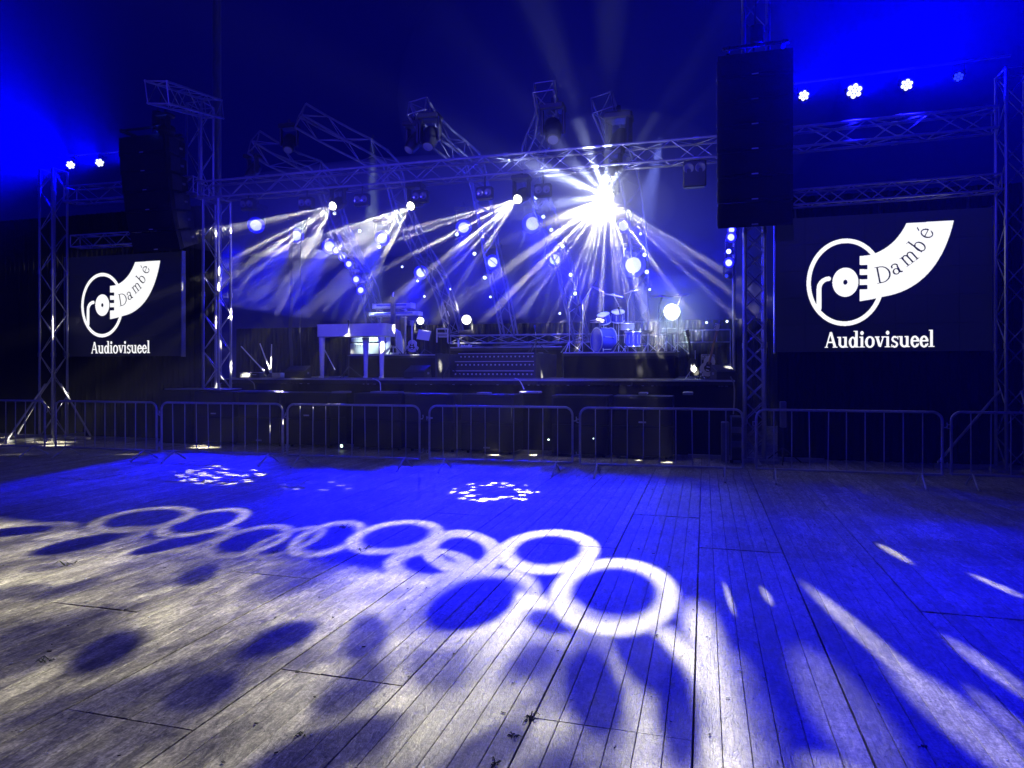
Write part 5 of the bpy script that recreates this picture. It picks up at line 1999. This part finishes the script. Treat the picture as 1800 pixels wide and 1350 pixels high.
kd = at(1061, 594, Y=16.9)
kd.z = ZR + .30
kick = drum('kick_drum', kd, (-.80, -.60, 0), .30, .40)
for o in kick.children:
    if o.name.startswith('drum_head'):
        o.data.materials.clear()
        o.data.materials.append(M['bluedrum'])
drum('floor_tom', at(1112, 596, Y=17.2) + Vector((0, 0, -.0)), (0, -.05, 1), .19, .36)
drum('tom', at(1062, 560, Y=17.0), (-.15, -.5, 1), .14, .22)
drum('tom', at(1086, 556, Y=17.1), (.1, -.5, 1), .15, .24)
drum('snare_drum', at(1102, 574, Y=17.5), (0, -.1, 1), .17, .14, 'chrome')
for (px, pt, rx, Y, tilt, lb) in ((1078, 518, .25, 17.0, .22, 0), (1110, 512, .22, 17.5, -.25, 0), (1164, 520, .27, 17.1, .06, 0), (1198, 519, .20, 17.6, -.1, 0), (1050, 562, .18, 16.7, .0, 1), (1052, 508, .2, 17.7, .5, 0)):
    c = at(px, pt, Y=Y)
    R = Matrix.Rotation(tilt, 3, 'Y') @ Matrix.Rotation(.14, 3, 'X')
    prof = [(.001, .028), (.03, .026), (.05, .010), (rx, -.012), (rx, -.016), (.05, .006), (.001, .02)]
    o = obj('cymbal', MB().lathe(prof, c, R, 28), M['brass'], r, smooth=True)
    if lb:
        obj('cymbal', MB().lathe(prof, c - Vector((0, 0, .05)), R, 28), M['brass'], r, smooth=True)
    f = Vector((c.x + (.12 if px < 1100 else -.1), c.y + .1, ZR + .01))
    obj('cymbal_stand', MB().path([f, Vector((f.x, f.y, c.z - .25)), c], .011, 6), M['chrome'], r, smooth=True)
    for k in range(3):
        a = 2.1 * k + px
        obj('stand_leg', MB().tube(f + Vector((0, 0, .22)), f + Vector((.24 * math.cos(a), .24 * math.sin(a), 0)), .009, n=6), M['chrome'], r, smooth=True)
c = at(1139, 585, Y=17.8)
obj('stool_seat', MB().lathe([(.15, 0), (.17, .03), (.15, .08), (.001, .09)], (c.x, 17.8, ZR + .5), None, 20), M['black'], r, smooth=True)
obj('stool_post', MB().tube((c.x, 17.8, ZR + .02), (c.x, 17.8, ZR + .5), .02), M['chrome'], r, smooth=True)
for k in range(3):
    obj('stool_leg', MB().tube((c.x, 17.8, ZR + .25), (c.x + .25 * math.cos(2.1 * k), 17.8 + .25 * math.sin(2.1 * k), ZR + .01), .011), M['chrome'], r, smooth=True)
mic_stand(1001, 606, 17.0, 549, 'microphone stand at the left edge of the drum riser', boom=(1012, 541), m='chrome', z0=ZR)
mic_stand(1024, 606, 17.1, 530, 'boom microphone stand left of the drum kit reaching up to the right', boom=(1041, 504), m='chrome', z0=ZR)
mic_stand(1090, 612, 16.4, 552, 'thin dark microphone stand in front of the drum kit', m='black', z0=ZR)
mic_stand(1172, 610, 17.4, 545, 'microphone stand right of the drum kit below the glaring lamp', boom=(1152, 574), m='chrome', z0=ZR)
# round gong-like ring right of the glaring lamp
for k, (px, py, rr) in enumerate(((1131, 542, .17), (1106, 536, .15))):
    pass
# frames, rack and cables in the middle behind the steps
p = at(775, 589, Y=19.2)
r = thing('equipment_rack', 'low equipment frame left of the round warm lamp', 'rack', (p.x, 19.2, 2.33))
for (x0, y0, x1, y1) in ((768, 578, 787, 578), (768, 586, 787, 586), (768, 578, 768, 602), (787, 578, 787, 602), (772, 592, 785, 592)):
    obj('bar', MB().tube(at(x0, y0, Y=19.1), at(x1, y1, Y=19.1), .022), M['alu'], r, smooth=True)
obj('mixer', MB().bbox(at(778, 590, Y=19.25), (.3, .3, .08), .01), M['mast'], r)
p = at(806, 601, Y=17.8)
single('white_post', MB().bbox((p.x, 17.8, 2.325 + .10), (.045, .045, .2), .006), M['white'], 'short white post at the top left of the steps', 'post')
mb = MB()
c = at(820, 605, Y=17.6)
for k in range(9):
    a = k * .7
    q = Vector((c.x, c.y, 2.33)) + Vector((math.cos(a) * .12, math.sin(a) * .1, .01))
    mb.bbox(q, (.10, .03, .03 + .02 * (k % 3)), .004, Matrix.Rotation(a * 1.7, 3, 'Z') @ Matrix.Rotation(.5 * (k % 3 - 1), 3, 'Y'))
single('crumpled_cloth', mb, M['white'], 'bright white crumpled cloth at the top of the steps', 'cloth')


def cable(pts, label, rr=.012, m='cable'):
    single('cable', MB().path(curve(pts), rr, 6), M[m], label, 'cable', 'cables on the stage', smooth=True)


cable([at(830, 607, Y=17.35), at(862, 611, Y=17.33), at(900, 606, Y=17.34), at(950, 607.5, Y=17.35), at(985, 603, Y=17.36), at(1003, 598, Y=17.3)], 'blue lit cable snaking along the top edge of the steps', .018, 'mast')
e = at(905, 665, Y=14.07)
cable([e, at(912, 668, Y=14.02), at(917, 675, Y=13.98), at(921, 684, Y=13.7)], 'pale lit cable hanging over the stage edge right of the steps', .012, 'paper')
cable([at(655, 665.5, Y=14.06), at(662, 668, Y=14.02), at(668, 673, Y=13.98), at(669, 686, Y=13.7)], 'pale cable end hanging over the stage edge under the piano', .012, 'paper')
cable([at(428, 666, Y=14.06), at(438, 668, Y=14.03), at(446, 674, Y=13.98), at(448, 684, Y=13.8)], 'cable drooping over the stage edge at the far left', .012, 'mast')
cable([at(1284, 662, Y=14.08), at(1290, 675, Y=14.03), at(1291, 700, Y=13.9), at(1289, 728, Y=13.7)], 'cable hanging down at the right end of the stage', .014, 'mast')
cable([Vector((-6.5, 14.4, ZD + .012)), Vector((-5.6, 14.3, ZD + .012)), Vector((-4.6, 14.45, ZD + .012)), Vector((-3.4, 14.3, ZD + .012)), Vector((-2.0, 14.4, ZD + .012)), Vector((-.6, 14.3, ZD + .012))], 'long cable lying along the stage front between steps and drums', .012, 'mast')

# ---- amplifier rack and cases at the foot of the right tower
p, q = at(1284, 795, Y=13.0), at(1308, 733, Y=13.0)
r = thing('amplifier_rack', 'blue lit amplifier rack left of the foot of the right tower', 'rack', ((p.x + q.x) / 2, 13.2, 0))
xc, ww, zt = (p.x + q.x) / 2, q.x - p.x, q.z
obj('case', MB().bbox((xc, 13.25, zt / 2 + .03), (ww, .5, zt - .06), .015), M['black'], r)
for k in range(5):
    obj('unit', MB().bbox((xc, 12.99, .16 + k * (zt - .2) / 5 + .06), (ww * .86, .02, (zt - .2) / 5 - .02), .004), M['mast'] if k % 2 else M['grille'], r)
for sg in (-1, 1):
    obj('edge_strip', MB().bbox((xc + sg * (ww / 2 - .012), 12.985, zt / 2 + .03), (.02, .02, zt - .08), .003), M['galv'], r)
    obj('castor', MB().lathe([(.02, 0), (.03, .01), (.03, .05)], (xc + sg * ww * .4, 13.1, 0.002), None, 10), M['black'], r)
p, q = at(1268, 790, Y=12.8), at(1282, 748, Y=12.8)
single('small_rack', MB().bbox(((p.x + q.x) / 2, 13.0, q.z / 2 + .05), (q.x - p.x, .3, q.z), .012), M['mast'], 'narrow dark case left of the amplifier rack', 'case')
p, q = at(1372, 752, Y=13.2), at(1383, 706, Y=13.2)
r = thing('upright_box', 'upright pale box standing behind the barrier right of the right tower', 'box', ((p.x + q.x) / 2, 13.3, 0))
obj('box', MB().bbox(((p.x + q.x) / 2, 13.3, (p.z + q.z) / 2), (q.x - p.x, .14, q.z - p.z), .01), M['mast'], r)
obj('pole', MB().tube(((p.x + q.x) / 2, 13.3, .02), ((p.x + q.x) / 2, 13.3, p.z), .018), M['black'], r, smooth=True)
stand_base(Vector(((p.x + q.x) / 2, 13.3, 0.0)), .35, 'black', r)
# pilot lamps seen through the barriers
for px, py, m, lb, Y in ((600, 784, 'pilot', 'bright greenish pilot lamp behind the barrier in front of the piano', 12.95), (964, 773, 'pilot', 'small pilot lamp behind the middle barrier', 12.95), (1043, 771, 'pilot', 'faint pilot lamp near the joint of the middle barriers', 12.95)):
    p = at(px, py, Y=Y)
    s = {600: .03, 964: .016, 1043: .011}[px]
    r = thing('pilot_lamp', lb, 'indicator lamp', p, 'pilot lamps behind the barriers')
    obj('holder', MB().lathe([(s * 1.3, 0), (s * 1.3, .04)], p + Vector((0, .01, 0)), frame_to((0, 1, 0)), 12), M['black'], r)
    obj('lens', MB().lathe([(s, 0), (s * .7, .012), (.001, .016)], p + Vector((0, .008, 0)), frame_to((0, -1, 0)), 12), M[m], r, smooth=True)
